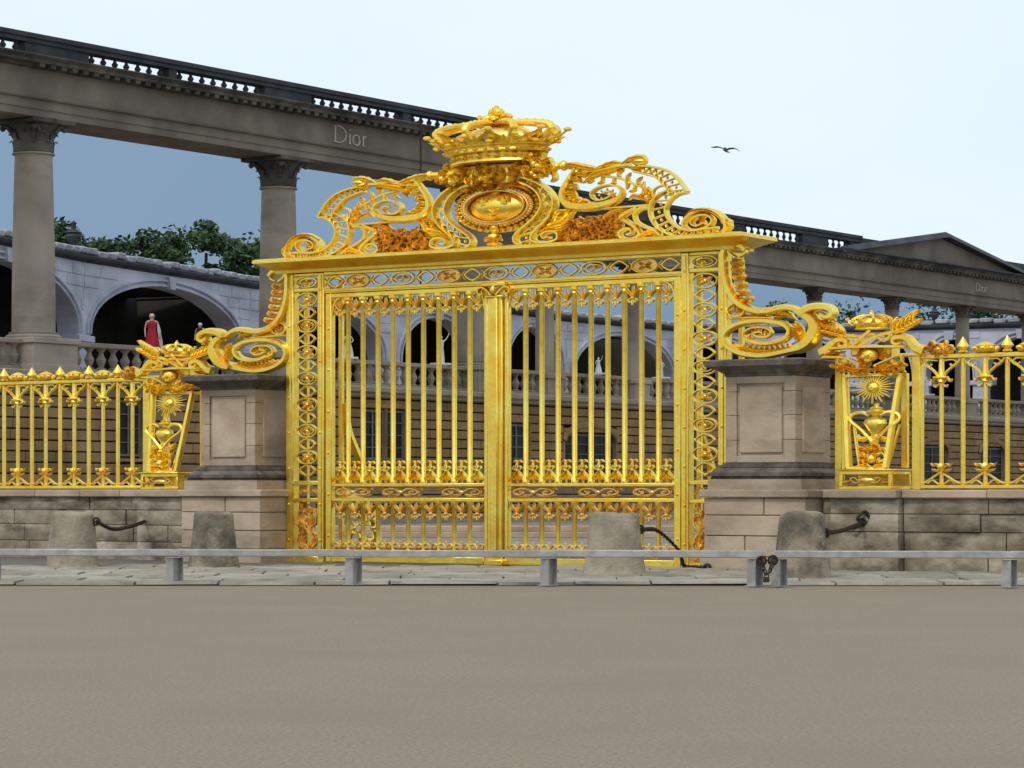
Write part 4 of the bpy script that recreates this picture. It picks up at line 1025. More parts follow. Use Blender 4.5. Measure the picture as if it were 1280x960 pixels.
# ================================================================== COLONNADE BUILDING
colb = empty('colonnade_building', (W1.O[0], W1.O[1], 0), W1.a)
tag(colb, 'long grey classical colonnade with roof balustrade and rusticated base behind the gate', 'building')
tL0, tL1 = W1.t(-190), W1.t(640)
tR1 = W1.t(1400)
def entab(t0, t1, zb, z1, z2, z3, z4, ztop, dep, sc, m1=COLN):
    """architrave zb-z1, moulding z1-z2, frieze z2-z3, cornice z3-z4, parapet to ztop"""
    q = MB(); q.xprism([(0, zb), (-.0, zb+(z1-zb)*.45), (-.05*sc, zb+(z1-zb)*.46), (-.05*sc, z1), (-.20*sc, z1+.04), (-.24*sc, z1+(z2-z1)*.5), (-.12*sc, z2-.02), (-.10*sc, z2), (dep, z2), (dep, zb)], t0, t1)
    a = part('architrave', q, m1, colb)
    q = MB(); q.xprism([(-.04*sc, z2), (-.04*sc, z3), (dep, z3), (dep, z2)], t0, t1); f = part('frieze', q, m1, colb)
    h = z4-z3
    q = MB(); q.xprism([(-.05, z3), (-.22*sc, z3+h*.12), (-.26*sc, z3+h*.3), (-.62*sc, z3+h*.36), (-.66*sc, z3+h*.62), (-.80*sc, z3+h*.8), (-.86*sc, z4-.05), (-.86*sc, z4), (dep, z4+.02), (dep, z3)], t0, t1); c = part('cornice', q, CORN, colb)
    return a, f, c
archL, friL, corL = entab(tL0, tL1, 16.65, 17.3, 17.52, 18.55, 19.0, 19.9, 2.6, 1.0)
archR, friR, corR = entab(tL1+.02, tR1, 13.8, 14.45, 14.62, 15.65, 16.1, 17.2, 2.2, .8)
# end wall of the taller wing is closed by its own depth
def modillions(t0, t1, z, sc, cor):
    m = MB(); m.box(-.14*sc, .14*sc, -.60*sc, -.24*sc, -.15*sc, 0); me = m.mesh('modillion', CORN, False)
    k = 0; t = t0; allm = MB()
    while t < t1:
        if k < 150: link('modillion', me, cor, (t, 0, z))
        t += .62*sc; k += 1
modillions(W1.t(40), W1.t(560), 18.55+.15, 1.0, corL)
modillions(W1.t(905), W1.t(1320), 15.65+.15, .9, corR)
# roof balustrades
bal = [(.10, 0), (.12, .05), (.05, .12), (.09, .28), (.115, .42), (.06, .62), (.05, .74), (.10, .84), (.11, .9)]
bal_hi = MB().lathe([(r*1.25, z*.5) for r, z in bal], 8).mesh('roof_baluster', COLD)
bal_hr = MB().lathe([(r*1.1, z*.62) for r, z in bal], 8).mesh('roof_baluster', COLD)
def roofbal(t0, t1, z0, z1, z2, z3, opens, me, step):
    q = MB(); q.box(t0, t1, -.10, .45, z0+.02, z1); q.box(t0, t1, -.14, .5, z2, z3-.22); q.box(t0, t1, -.22, .58, z3-.215, z3, .03)
    xs = t0
    for a, b in opens+[(t1, t1)]:
        if a > xs+.05: q.box(xs, a, -.06, .42, z1+.001, z2-.001)
        xs = b
    p = part('roof_parapet', q, COLD, colb, smooth=False)
    for a, b in opens:
        n = max(1, round((b-a)/step)); 
        for i in range(n): link('roof_baluster', me, p, (a+(i+.5)*(b-a)/n, .14, z1))
opL = [(W1.t(a), W1.t(b)) for a, b in ((-100, 30), (110, 210), (220, 330), (388, 503), (513, 585), (592, 628))]
roofbal(tL0, tL1, 19.0, 19.12, 19.57, 19.95, opL, bal_hi, .70)
opR = [(W1.t(a), W1.t(b)) for a, b in ((838, 862), (930, 1002), (1033, 1062))]
roofbal(tL1+.02, W1.t(1075), 16.1, 16.2, 16.78, 17.2, opR, bal_hr, .72)
part('roof_parapet', MB().box(W1.t(1075)+.01, tR1, .2, 1.0, 16.12, 17.15), COLD, colb, smooth=False)
# columns
def column(t, r, z0, z1, caph, half):
    """tapered shaft with a base and a leafy capital; axis half the depth behind the front"""
    y = half; H = z1-z0
    q = MB(); sh = []
    for i in range(11):
        u = i/10; sh.append((r*(1-.14*u**1.8), z0+.32*r+u*(H-caph-.32*r)))
    q.lathe([(r*1.28, z0), (r*1.30, z0+.1*r), (r*1.22, z0+.16*r), (r*1.12, z0+.2*r), (r*1.16, z0+.28*r)]+sh+[(r*.98, z1-caph-.03), (r*.98, z1-caph+.03), (r*.85, z1-caph+.06)], 28, c=(t, y))
    c = part('column', q, COLP, colb)
    q = MB(); zc = z1-caph; rr = r*.86
    q.lathe([(rr, zc+.04), (rr*.98, zc+caph*.4), (rr*1.12, zc+caph*.72), (rr*1.38, zc+caph*.86)], 20, c=(t, y))
    a = r*1.38; q.box(t-a, t+a, y-a, y+a, z1-caph*.13, z1-.003, .04)
    for tier, (za, zb_, ro, nn) in enumerate(((.04, .40, 1.22, 8), (.06, .66, 1.36, 8))):
        for i in range(nn):
            an = 2*pi*(i+.5*tier)/nn; K = 6; vs = []; fs = []
            for k in range(K):
                u = k/(K-1); ra = rr*(1.02+(ro-1)*u**2.2); zz = zc+caph*(za+(zb_-za)*sin(min(u*1.15, 1)*pi/2)) - (caph*.06 if k == K-1 else 0)
                ww = r*.26*(1-.5*u*u)*(1.15 if k % 2 else .85)
                for s_ in (-1, 0, 1): 
                    e_ = .05*r if s_ == 0 else 0; vs.append((t+(ra+e_)*cos(an)-s_*ww*sin(an), y+(ra+e_)*sin(an)+s_*ww*cos(an), zz))
            for k in range(K-1):
                for j in (0, 1): A_ = k*3+j; fs.append((A_, A_+1, A_+4, A_+3))
            q.add(vs, fs)
    for i in range(4):
        an = pi/4+pi/2*i
        for s_ in (-1, 1):
            P3 = [(t+(rr*(1.05+.55*u))*cos(an+s_*.35*(1-u)), y+(rr*(1.05+.55*u))*sin(an+s_*.35*(1-u)), zc+caph*(.5+.36*sin(u*pi*.55)-.10*max(0, u-.8)*5)) for u in [j/6 for j in range(7)]]
            q.tube(P3, .10*r, 5)
        q.ball((t+rr*1.62*cos(an), y+rr*1.62*sin(an), zc+caph*.76), .15*r, 7, 5)
        q.ball((t+r*1.3*cos(pi/2*i), y+r*1.3*sin(pi/2*i), z1-caph*.07), .16*r, 7, 5)
    part('leafy_capital', q, CORN, c)
    # pedestal
    s_ = r*1.42; q = MB(); q.box(t-s_, t+s_, y-s_, y+s_, 6.42, z0-.24, .01); q.box(t-s_-.08, t+s_+.08, y-s_-.08, y+s_+.08, 6.42, 6.68, .02); q.box(t-s_-.1, t+s_+.1, y-s_-.1, y+s_+.1, z0-.235, z0-.002, .03)
    part('column_pedestal', q, COLP, c, smooth=False)
colsL = [W1.t(p, -1.2) for p in (-320, 42, 348, 592)]
for t in colsL[1:]: column(t, .89, 7.75, 16.645, 1.35, 1.2)
colsR = [W1.t(p, -.9) for p in (681, 790, 905, 1018, 1115, 1203, 1285, 1358)]
for t in colsR: column(t, .50, 7.55, 13.795, .85, .9)
# terrace balustrade between columns
tb = MB().lathe([(r*1.9, z) for r, z in bal], 10).mesh('terrace_baluster', COLP)
q = MB(); q.box(tL0, tR1, .55, 1.15, 6.42, 6.60, .01); part('balustrade_plinth', q, COLP, colb, smooth=False)
q = MB(); q.box(tL0, tR1, .50, 1.20, 7.50, 7.70, .03); rl = part('balustrade_rail', q, COLP, colb, smooth=False)
t = W1.t(20); kk = 0; allc = colsL+colsR
while t < tR1-.5 and kk < 290:
    if min(abs(t-c_) for c_ in allc) > 1.15: link('terrace_baluster', tb, rl, (t, .85, 6.6)); kk += 1
    t += .72
# base storey
q = MB(); q.box(tL0, tR1, .25, 3.2, 0, 6.0); base = part('base_wall', q, JOINT, colb, smooth=False)
q = MB(); q.xprism([(.02, 5.9), (-.10, 5.98), (-.12, 6.08), (-.36, 6.18), (-.40, 6.38), (-.30, 6.415), (3.4, 6.42), (3.4, 5.9)], tL0, tR1); part('string_course', q, COLP, colb)
wins = [(W1.t(455), W1.t(482), 3.0, 5.35, 0), (W1.t(484), W1.t(507), 3.0, 5.35, 0), (W1.t(149), W1.t(178), 3.0, 5.35, 0), (W1.t(634), W1.t(662), 2.6, 4.9, 0), (W1.t(706), W1.t(770), 2.4, 4.5, 1), (W1.t(846), W1.t(872), 2.4, 4.8, 0), (W1.t(300), W1.t(330), 3.0, 5.35, 0),
        (W1.t(1150), W1.t(1185), 2.2, 4.4, 1), (W1.t(1225), W1.t(1255), 2.2, 4.4, 1), (W1.t(960), W1.t(1000), 2.4, 4.5, 1)]
zc = 0.45; ci = 0
part('base_plinth', MB().box(tL0, tR1, -.22, .24, 0, .44, .02), COLP, base, smooth=False)
R = random.Random(9)
while zc < 5.85:
    h = .45; z0, z1 = zc+.03, min(zc+h-.03, 5.88)
    cuts = sorted([(a-.12, b+.12) for a, b, wa, wb, ar in wins if z1 > wa-.05 and z0 < wb+.05])
    xs = tL0; course = MB()
    def fill(x0, x1):
        x = x0+ (R.uniform(0, 1.5) if ci % 2 else 0); pts_ = [x0]
        while x < x1-.6:
            if x > x0+.5: pts_.append(x)
            x += R.uniform(1.5, 1.8)
        pts_.append(x1)
        for a, b in zip(pts_[:-1], pts_[1:]): course.box(a+.012, b-.012, R.uniform(-.015, .015), .26, z0, z1, .02)
    for a, b in cuts:
        if a > xs+.1: fill(xs, a)
        xs = max(xs, b)
    fill(xs, tR1); stuff(part('stone_course', course, BASEM, base, smooth=False)); zc += h; ci += 1
for (a, b, z0, z1, ar) in wins:
    q = MB(); q.box(a-.11, a, -.03, .25, z0-.1, z1+.1, .01); q.box(b, b+.11, -.03, .25, z0-.1, z1+.1, .01); q.box(a-.11, b+.11, -.06, .25, z1+.1, z1+.3, .01); q.box(a-.2, b+.2, -.12, .25, z0-.24, z0-.1, .02)
    wf = part('window', q, BASEM, base, smooth=False)
    q = MB(); W_ = b-a
    part('pane', MB().box(a+.001, b-.001, .20, .24, z0-.09, z1+.09), GLASS, base, smooth=False)
    q.box(a, a+.09, .12, .19, z0, z1); q.box(b-.09, b, .12, .19, z0, z1); q.box(a+.09, b-.09, .12, .19, z0, z0+.1); q.box(a+.09, b-.09, .12, .19, z1-.1, z1); q.box((a+b)/2-.04, (a+b)/2+.04, .13, .185, z0+.1, z1-.1)
    for i in range(1, 4): zz = z0+(z1-z0)*i/4; q.box(a+.09, (a+b)/2-.041, .14, .18, zz-.02, zz+.02); q.box((a+b)/2+.041, b-.09, .14, .18, zz-.02, zz+.02)
    part('window_bars', q, FRAME, base, smooth=False)
    if ar:
        q = MB(); q.strap([((a+b)/2+(W_/2+.12)*cos(pi*i/10), z1-.35+.85*sin(pi*i/10)) for i in range(11)], .35, .12, k=1, n=.02); part('window_arch', q, BASEM, base, smooth=False)
# pediment on the low wing
pa, pm, pb = W1.t(1046), W1.t(1171), W1.t(1279)
q = MB(); q.prism([(pa, 16.12), (pb, 16.12), (pm, 17.85)], -.25, 1.6); pd = part('pediment', q, COLN, colb, smooth=False)
for (x0, z0, x1, z1) in ((pa-.6, 16.0, pm, 17.95), (pm, 17.95, pb+.6, 16.0)):
    q = MB(); q.sweep([(x0, -.3, z0+.12), (x1, -.3, z1+.12)], lambda t: [(.17, -.62), (.17, .6), (-.05, .6), (-.10, -.30), (-.17, -.34)], up=(0, 1, 0)); part('raking_cornice', q, COLD, pd, smooth=False)
part('pediment_base_moulding', MB().box(pa-.5, pb+.5, -.9, -.1, 16.105, 16.22, .02), COLD, pd, smooth=False)
# letters on the friezes:  Dior
def letters(x, z, h, parent, y):
    """serif capitals/small letters: D i o r, cut in metal"""
    def st(pts, w, k=1): 
        m = MB(); m.strap(pts, w, .06, k=k, n=-y); return m
    def emit(ms):
        m = MB()
        for a in ms: m.add(a.v, a.f)
        part('letter', m, LETTER, parent, smooth=False)
    W = h*1.35
    emit([st([(x, z), (x, z+h)], h*.10), st([(x-h*.14, z+.02), (x+h*.16, z+.02)], h*.05), st([(x-h*.14, z+h-.02), (x+h*.16, z+h-.02)], h*.05),
          st([(x, z+h-.02), (x+W*.35, z+h*.97), (x+W*.68, z+h*.76), (x+W*.74, z+h*.5), (x+W*.68, z+h*.24), (x+W*.35, z+h*.03), (x, z+.02)], h*.08, 5)])
    x1 = x+W*1.02; hh = h*.62
    emit([st([(x1, z), (x1, z+hh)], h*.08), st([(x1-h*.1, z+.02), (x1+h*.1, z+.02)], h*.04), st([(x1-h*.12, z+hh-.02), (x1, z+hh-.02)], h*.04), st([(x1-h*.05, z+h*.86), (x1+h*.05, z+h*.86)], h*.10)])
    x2 = x1+h*.62; emit([st(ellipse(x2, z+hh*.5, h*.34, hh*.5, 16)+[(x2+h*.34, z+hh*.5), (x2+h*.314, z+hh*.69)], h*.085)])
    x3 = x2+h*.66; emit([st([(x3, z), (x3, z+hh)], h*.08), st([(x3-h*.1, z+.02), (x3+h*.12, z+.02)], h*.04), st([(x3, z+hh*.7), (x3+h*.14, z+hh*.98), (x3+h*.30, z+hh*.95)], h*.07, 3)])
letters(W1.t(417.5), 17.60, .78, friL, -.045)
letters(W1.t(1219), 14.78, .55, friR, -.035)
# dark cable hanging down the face
ck = W1.t(507); q = MB(); q.tube([(ck, -.90, 10.5), (ck, -.90, 19.06)], .045, 6); q.tube([(ck, -.90, 19.06), (ck, -.2, 19.1)], .045, 6)
part('hanging_cable', q, IRON, colb)

# ================================================================== ARCADE BEHIND
def poly(px):
    T = [(-200, 112), (-120, 118), (62, 134), (190, 145), (318, 156), (480, 168), (640, 178), (740, 190), (840, 198), (1000, 201), (1165, 196), (1330, 192), (1450, 190)]
    for (a, ya), (b, yb) in zip(T[:-1], T[1:]):
        if a <= px <= b: return ya+(yb-ya)*(px-a)/(b-a)
    return T[-1][1]
arc = empty('arcade_building', gpt(400, poly(400))); tag(arc, 'curved pale stone arcade of wide dark arches behind the colonnade', 'building')
AO = arc.location.copy()
bays = [(-110, 105, -95, 97), (105, 312, 113, 299), (312, 490, 327, 478), (490, 628, 502, 590), (628, 709, 634, 701), (709, 850, 718, 841), (850, 960, 862, 950), (960, 1070, 972, 1060), (1070, 1150, 1080, 1140), (1150, 1225, 1158, 1216), (1225, 1330, 1233, 1322)]
ZT, ZS, ZA = 13.1, 9.5, 12.45
tile_m = MB().box(-.46, .46, -.30, .6, 0, .34, .07).mesh('roof_edge_tile', TILE)
for (p0, p1, a0, a1) in bays:
    A = gpt(p0, poly(p0)); B = gpt(p1, poly(p1)); d = (B-A); Lb = d.length; ang = atan2(d.y, d.x)
    fr_ = Fr(640, 1, 0); fr_.O = (A.x, A.y); fr_.a = ang; fr_.u = (cos(ang), sin(ang)); fr_.v = (-sin(ang), cos(ang))
    x0, x1 = fr_.t(a0), fr_.t(a1); xm, rw = (x0+x1)/2, (x1-x0)/2
    nn = 28; arcp = [(xm-rw*cos(pi*i/nn), ZS+(ZA-ZS)*sin(pi*i/nn)**.9) for i in range(nn+1)]
    q = MB(); loop = [(0, 1.0), (x0, 1.0)]+arcp+[(x1, 1.0), (Lb, 1.0)]
    # front skin
    vs = []; fs = []
    cols = [(0, 1.0, ZT), (x0, 1.0, ZT)]+[(x, z, ZT) for x, z in arcp]+[(x1, 1.0, ZT), (Lb, 1.0, ZT)]
    for x, z, zt in cols: vs += [(x, 0, z), (x, 0, zt), (x, 1.1, z), (x, 1.1, zt)]
    for i in range(len(cols)-1):
        a = i*4; b = a+4
        if i in (1, len(cols)-3): 
            fs.append((a, a+2, b+2, b)); continue
        fs += [(a, b, b+1, a+1), (a, a+2, b+2, b), (a+1, b+1, b+3, a+3), (a+2, a+3, b+3, b+2)]
    q.add(vs, fs)
    loc = (A.x-AO.x, A.y-AO.y, 0)
    bay = part('arcade_bay', q, ARC, arc, loc, (0, 0, ang), smooth=False)
    q = MB(); q.strap([(xm-(rw+.42)*cos(pi*i/24), ZS+(ZA-ZS+.34)*sin(pi*i/24)**.9) for i in range(25)], .14, .16, k=1)
    q.strap([(xm-(rw+.08)*cos(pi*i/24), ZS+(ZA-ZS+.06)*sin(pi*i/24)**.9) for i in range(25)], .12, .12, k=1); part('archivolt', q, ARC, bay, smooth=False)
    q = MB()
    for xx in (0, Lb): q.box(xx-.9 if xx else 0.0, xx if xx else .9, -.14, 1.2, ZS-.42, ZS-.1, .03)
    part('impost', q, ARC, bay, smooth=False)
    q = MB(); zk = ZA; q.prism([(xm-.28, zk-.10), (xm+.28, zk-.10), (xm+.40, zk+.55), (xm-.40, zk+.55)], -.26, .3); part('keystone', q, ARC, bay, smooth=False)
    # voussoir joints above the arch: thin stones proud of the wall
    q = MB(); R = random.Random(int(p0))
    for i in range(3):
        for s_ in (-1, 1):
            xx = xm+s_*(rw+1.0)
    for row in range(6):
        z0 = ZS+.05+row*.58; z1 = z0+.54
        if z1 > ZT-.02: z1 = ZT-.02
        x = 0.02
        while x < Lb-.05:
            b = min(Lb-.02, x+R.uniform(1.3, 2.0))
            def top(xx):
                u = (xx-xm)/(rw+.62)
                return -1 if abs(u) >= 1 else ZS+(ZA-ZS+.5)*sqrt(1-u*u)
            if z0 > max(top(x), top(b), top((x+b)/2))+.02: q.box(x+.015, b-.015, -.035-R.uniform(0, .02), .02, z0, z1, .01)
            x = b
    if q.v: stuff(part('facing_stones', q, ARC, bay, smooth=False))
    q = MB(); q.xprism([(-.02, ZT), (-.10, ZT+.04), (-.30, ZT+.16), (-.34, ZT+.30), (-.30, ZT+.36), (1.3, ZT+.36), (1.3, ZT)], -.06, Lb+.06); part('dark_cornice', q, COLD, bay)
    nt_ = int(Lb/.98)
    for i in range(nt_): link('roof_edge_tile', tile_m, bay, ((i+.5)*Lb/nt_, 0, ZT+.361+R.uniform(-.05, .07)), (R.uniform(-.05, .05), 0, R.uniform(-.05, .05)))
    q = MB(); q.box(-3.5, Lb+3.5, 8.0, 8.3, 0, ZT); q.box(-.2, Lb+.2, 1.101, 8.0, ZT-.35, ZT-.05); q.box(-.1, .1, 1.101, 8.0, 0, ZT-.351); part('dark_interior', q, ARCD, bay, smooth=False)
    q = MB(); q.box(0, Lb, -2.0, 8.0, 5.9, 6.3); part('terrace_floor', q, COLP, bay, smooth=False)
# urns on the roof edge
def urn(px, label, h=1.5):
    Y = poly(px)+.5; m = MB(); k = h/1.5
    m.box(-.3*k, .3*k, -.3*k, .3*k, 0, .3*k, .02); m.lathe([(z_, y_) for z_, y_ in [(.14*k, .3*k), (.10*k, .42*k), (.28*k, .6*k), (.36*k, .8*k), (.30*k, .9*k), (.38*k, .96*k), (.30*k, 1.02*k), (.12*k, 1.12*k), (.10*k, 1.3*k), (.15*k, 1.38*k), (.02, 1.5*k)]], 14)
    o = part('stone_urn', m, COLD); o.location = (*gpt(px, Y).xy, ZT+.36); tag(o, label, 'urn')
urn(92, 'dark stone urn on the arcade roof at the far left, among the trees', 1.7)
urn(1068, 'dark stone urn on the arcade roof just left of the small gilded crown', 1.3)
urn(1168, 'dark stone urn on the arcade roof in the gap right of the small gilded crown', 1.5)
urn(1214, 'dark stone urn on the arcade roof near the right edge', 1.1)

# hoarding printed with sky, standing behind arcade and trees
pts = []; 
for px in (-230, -120, 0, 120, 250, 380, 500, 600, 644, 646, 760, 900, 1040, 1180, 1330, 1450):
    Y = 214+(px-640)*.012; k = (px-640)/F
    tt = W1.t(px); Yc = W1.O[1]+tt*W1.u[1]
    H = (15.95 if px < 645 else 13.2)*Y/Yc+EYE
    pts.append((k*Y, Y, H))
m = MB(); vs = []; fs = []
for x, y, z in pts: vs += [(x, y, 0), (x, y, z), (x, y+.4, 0), (x, y+.4, z)]
for i in range(len(pts)-1): a = i*4; b = a+4; fs += [(a, b, b+1, a+1), (a+2, a+3, b+3, b+2), (a+1, b+1, b+3, a+3)]
m.add(vs, fs); o = part('sky_hoarding', m, BLUE, smooth=False); tag(o, 'tall flat hoarding printed plain blue grey, seen between the colonnade columns', 'hoarding')

# ================================================================== TREES
def tree(px, pytop, wpx, label, seed, dense=2600, yf=1.07, zbase=None, dep=None):
    R = random.Random(seed); Y = poly(px)+(27 if px < 400 else 11.5) if dep is None else dep
    X = (px-640)/F*Y; zt = EYE+(HOR-pytop)/F*Y; rw = wpx/2/F*Y
    e = empty('leafy_tree', (X, Y, 0)); tag(e, label, 'tree', 'trees rising behind the arcade roof')
    m = MB(); m.tube(cat([(0, 0, 0), (.2, 0, zt*.3), (-.1, .1, zt*.6), (.1, 0, zt*.9)], 4), lambda t: .38*(1-.75*t), 8)
    tips = []
    for i in range(9):
        a = R.uniform(0, 2*pi); r = rw*R.uniform(.5, .95); z0 = zt*R.uniform(.45, .7); z1 = z0+R.uniform(.15, .35)*(zt-z0)+1
        m.tube(cat([(0, 0, z0), (r*.5*cos(a), .6*r*.5*sin(a), z0+(z1-z0)*.6), (r*cos(a), .6*r*sin(a), z1)], 3), lambda t: .14*(1-.8*t), 5)
        tips.append((r*.8*cos(a), .5*r*sin(a), z1))
    part('trunk', m, BARK, e)
    cl = []
    zc0 = ZT-2.5
    for i in range(26):
        a = R.uniform(0, 2*pi); q = sqrt(R.random()); x = rw*q*cos(a)*.9
        top = zt-(zt-ZT)*.40*(abs(x)/rw)**1.8*R.uniform(.5, 1.3); z = R.uniform(zc0, top-.5)
        cl.append((x, rw*.5*q*sin(a), z, R.uniform(.7, 1.5)))
    for i in range(9): x = rw*(i-4)/4.4; cl.append((x, R.uniform(-1, 1), zt-(zt-ZT)*.42*(abs(x)/rw)**1.6-R.uniform(.3, 1.3), R.uniform(.35, .9)))
    for i in range(8): x = rw*(i-3.5)/3.6; cl.append((x, R.uniform(-1, 1), ZT+1.5+R.uniform(-.5, 1.2), R.uniform(.9, 1.5)))
    vs = []; fs = []
    for i in range(dense):
        c = R.choice(cl); v = Vector((R.gauss(0, 1), R.gauss(0, 1), R.gauss(0, 1))).normalized()*c[3]*R.uniform(.45, 1.12)
        p = Vector((c[0]+v.x, c[1]+v.y, c[2]+v.z*.8)); s_ = R.uniform(.12, .28)
        a = Vector((R.gauss(0, 1), R.gauss(0, 1), R.gauss(0, .6))).normalized(); b = a.cross(Vector((R.gauss(0, 1), R.gauss(0, 1), R.gauss(0, 1)))).normalized()
        k = len(vs); vs += [p-a*s_, p-b*s_*.5, p+a*s_, p+b*s_*.5]; fs.append((k, k+1, k+2, k+3))
    m = MB(); m.add(vs, fs); me = bpy.data.meshes.new('crown'); me.from_pydata([tuple(v) for v in m.v], [], m.f); me.materials.append(LEAFM)
    link('crown', me, e)
tree(72, 282, 80, 'dark leafy tree behind the arcade roof at the far left edge', 1, 5200)
tree(128, 298, 96, 'low sparse tree behind the arcade roof, second from the left', 2, 4200)
tree(180, 283, 92, 'loose-crowned tree behind the arcade roof with sky showing through', 3, 4000)
tree(256, 280, 150, 'widest dense dark tree behind the arcade roof left of the big column', 4, 9500)
tree(318, 294, 70, 'tree behind the arcade roof partly hidden by the big grey column', 5, 3500)
tree(974, 374, 34, 'small treetop behind the arcade roof above the right volute', 6, 900)
tree(1060, 388, 50, 'small low treetop behind the arcade roof left of the small gilded crown', 7, 1100)
tree(1160, 388, 44, 'small treetop behind the arcade roof above the right palm branch', 8, 1000)
tree(1228, 384, 60, 'treetop behind the arcade roof at the right edge', 9, 1600)

# ================================================================== FIGURES
def skin_body(name, joints, edges, radii, material, parent, sub=1):
    me = bpy.data.meshes.new(name); me.from_pydata(joints, edges, []); me.materials.append(material)
    o = link(name, me, parent); md = o.modifiers.new('skin', 'SKIN')
    for i, r in enumerate(radii): sv = me.skin_vertices[0].data[i]; sv.radius = (r, r*.85); sv.use_root = (i == 0)
    md.use_smooth_shade = True
    s = o.modifiers.new('sub', 'SUBSURF'); s.levels = s.render_levels = sub
    return o
def figure(X, Y, z, h, cloth, skinm, hairm, label, cat_, name='person', arms='down', rz=0., robe='gown', cloak=None, group=None):
    e = empty(name, (X, Y, z), rz); tag(e, label, cat_, group); s = h/1.75
    S = lambda L_: [tuple(c*s for c in v) for v in L_]
    if arms == 'down': LA = [(.20, 0, 1.42), (.27, .02, 1.15), (.27, -.08, .90), (.265, -.10, .80)]; RA = [(-x, y, z_) for x, y, z_ in LA]
    elif arms == 'hip': LA = [(.20, 0, 1.42), (.34, .02, 1.18), (.18, -.10, 1.05), (.12, -.12, 1.02)]; RA = [(-.20, 0, 1.42), (-.27, .02, 1.15), (-.28, -.05, .90), (-.28, -.06, .80)]
    else: LA = [(.20, 0, 1.42), (.36, -.05, 1.55), (.45, -.15, 1.80), (.47, -.18, 1.9)]; RA = [(-.20, 0, 1.42), (-.30, 0, 1.18), (-.22, -.2, 1.05), (-.18, -.26, 1.03)]
    J = [(0, 0, .95), (0, -.01, 1.18), (0, 0, 1.40), (0, 0, 1.50), (0, -.015, 1.60), (0, -.01, 1.69)]+LA+RA+[(.10, 0, .88), (.11, -.02, .48), (.11, .02, .07), (.11, -.14, .03), (-.10, 0, .88), (-.11, -.05, .48), (-.11, .02, .07), (-.11, -.14, .03)]
    E_ = [(0, 1), (1, 2), (2, 3), (3, 4), (4, 5), (2, 6), (6, 7), (7, 8), (8, 9), (2, 10), (10, 11), (11, 12), (12, 13), (0, 14), (14, 15), (15, 16), (16, 17), (0, 18), (18, 19), (19, 20), (20, 21)]
    Rr = [.15, .125, .14, .055, .10, .075, .055, .043, .033, .04, .055, .043, .033, .04, .09, .06, .04, .035, .09, .06, .04, .035]
    body = skin_body('body', S(J), E_, [r*s for r in Rr], skinm, e, 1)
    # face
    f = MB(); f.ball((0, -.115*s, 1.60*s), (.014*s, .02*s, .022*s), 6, 4)
    for q in (-1, 1): f.ball((q*.035*s, -.098*s, 1.625*s), (.014*s, .008*s, .009*s), 6, 4); f.ball((q*.095*s, 0, 1.61*s), (.012*s, .02*s, .03*s), 6, 4)
    f.ball((0, -.10*s, 1.555*s), (.025*s, .01*s, .008*s), 6, 4); part('face', f, skinm, e)
    f = MB(); f.ball((0, .02*s, 1.645*s), (.112*s, .12*s, .10*s), 12, 8); f.ball((0, .10*s, 1.63*s), (.05*s, .05*s, .05*s), 8, 6); part('hair', f, hairm, e)
    m = MB()
    if robe == 'gown': prof = [(.36, .02), (.34, .3), (.27, .7), (.185, .98), (.155, 1.12), (.18, 1.28), (.185, 1.38), (.12, 1.47)]
    else: prof = [(.22, .02), (.23, .4), (.2, .8), (.17, 1.05), (.19, 1.3), (.2, 1.42), (.10, 1.5)]
    m.lathe([(r*s, z_*s) for r, z_ in prof], 28, sy=.72, fn=lambda a, z_: 1+.09*sin(9*a+z_*2)*max(0, 1-z_/(1.1*s)))
    part('gown', m, cloth, e)
    if cloak:
        m = MB(); m.leaf([(.22*s, 1.4*s), (.30*s, .9*s), (.36*s, .3*s), (.34*s, .02*s)], .16*s, .08*s, lobes=3); part('scarf', m, cloak, e)
    return e
Yf = poly(190)-3.2; figure((190-640)/F*Yf, Yf, EYE+(HOR-448)/F*Yf, 2.35, RED, SKIN, HAIRL, 'person in a long sleeveless red gown standing in the wide left arch', 'person', rz=.25, cloak=MARBLE)
Yf = poly(250)-3.2; figure((250-640)/F*Yf, Yf, EYE+(HOR-445)/F*Yf, 1.8, DARKC, SKIN, HAIRL, 'person in a dark outfit standing at the right side of the wide left arch', 'person', arms='hip', rz=-.3, robe='coat')
def statue(px, py0, h, label, arms, rz, w_='coat'):
    tt = W1.t(px, -.85); X, Y = W1.O[0]+tt*W1.u[0]+.85*W1.v[0], W1.O[1]+tt*W1.u[1]+.85*W1.v[1]
    e = figure(X, Y, 7.705, h, MARBLE, MARBLE, MARBLE, label, 'statue', 'marble_statue', arms, rz, w_)
    p = MB().box(-.45, .45, -.3, .3, 0, .10, .02); part('statue_base', p, MARBLE, e, smooth=False)
statue(551, 461, 1.45, 'white marble statue leaning on the terrace rail, seen between bars of the left gate leaf', 'up', .6)
statue(435, 455, 1.3, 'small white statue near the left jamb, seen through the left gate leaf', 'hip', .2, 'gown')
statue(748, 466, .95, 'low white statue on the terrace rail behind the bollard-side right gate leaf', 'up', -.3, 'gown')
bpy.data.objects['marble_statue.002']['label'] = 'low white statue on the terrace rail, behind the middle of the right gate leaf'
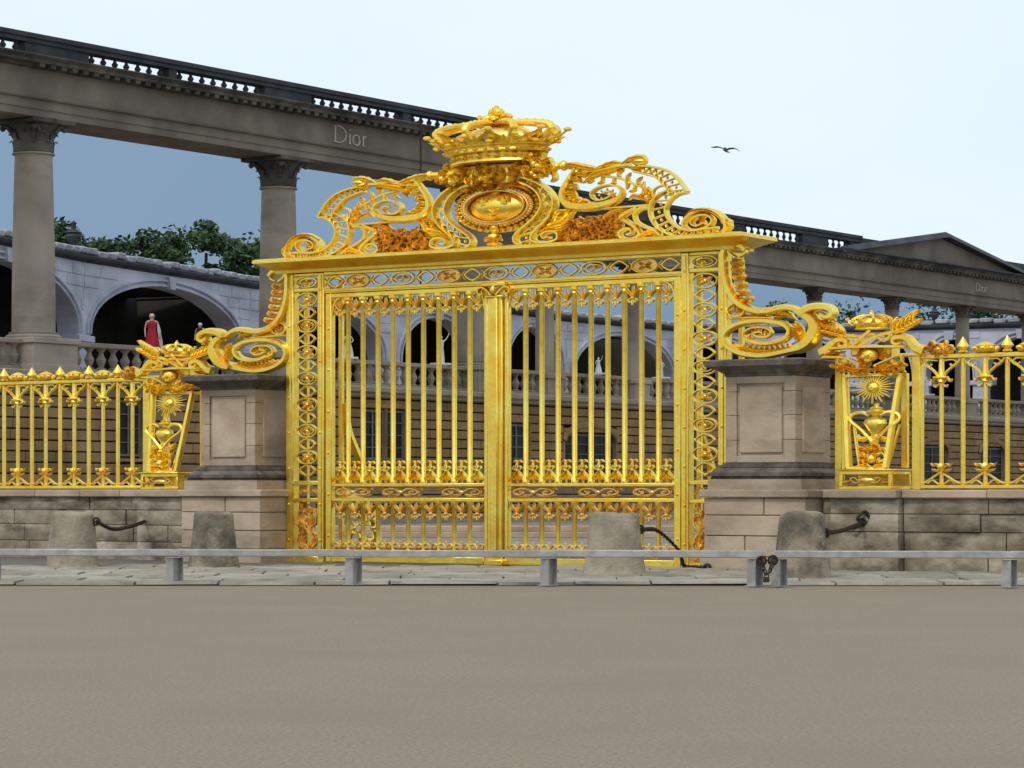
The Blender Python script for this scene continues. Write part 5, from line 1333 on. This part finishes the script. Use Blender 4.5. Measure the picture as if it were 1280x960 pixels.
statue(826, 470, 1.1, 'white statue on the terrace rail near the right jamb, behind the right gate leaf', 'hip', .3)
statue(1158, 510, 1.2, 'white statue on the terrace rail seen through the fence on the right', 'down', .3)

# ================================================================== BIRD
m = MB(); cx, cz, Yb_ = 0, 0, 78
e = empty('flying_seagull', gpt(907, Yb_, EYE+(HOR-187.5)/F*Yb_), -.2); e.rotation_euler = (-.1, .12, -.3); tag(e, 'grey seagull gliding with spread wings in the sky right of the crest', 'bird')
m.sweep([(-.02, .22, .0), (0, .12, .01), (0, 0, .0), (0, -.14, .0), (0, -.22, -.02), (0, -.27, -.03)], lambda t: [(r_*cos(a), r_*.8*sin(a)) for a in [2*pi*j/8 for j in range(8)] for r_ in [.055*sin(pi*(.08+.86*t))+.004]])
for sx in (-1, 1):
    K = [(0, .0, .10, -.08), (.12, .05, .10, -.10), (.24, .065, .08, -.12), (.34, .035, .03, -.12), (.42, -.02 if sx > 0 else .03, -.03, -.09)]
    vs = []; fs = []
    for (x, z, yb, ya) in K: vs += [(sx*x, ya-.02, z), (sx*x, (ya+yb)/2, z+.018), (sx*x, yb, z), (sx*x, (ya+yb)/2, z-.006)]
    for i in range(len(K)-1):
        for j in range(4): a = i*4+j; b = i*4+(j+1) % 4; fs.append((a, b, b+4, a+4))
    fs.append((0, 1, 2, 3)); fs.append((16, 17, 18, 19)); m.add(vs, fs)
part('body', m, FEATH, e)
m = MB(); m.add([(-.03, .2, 0), (.03, .2, 0), (.07, .34, 0), (-.07, .34, 0), (-.03, .2, .01), (.03, .2, .01), (.07, .34, .01), (-.07, .34, .01)], [(0, 1, 2, 3), (4, 7, 6, 5), (0, 4, 5, 1), (1, 5, 6, 2), (2, 6, 7, 3), (3, 7, 4, 0)]); part('tail', m, FEATH, e, smooth=False)
m = MB().sweep([(0, -.27, -.03), (0, -.31, -.035)], lambda t: [(.012*(1-.8*t)*cos(a), .012*(1-.8*t)*sin(a)) for a in [2*pi*j/6 for j in range(6)]]); part('beak', m, IRON, e)
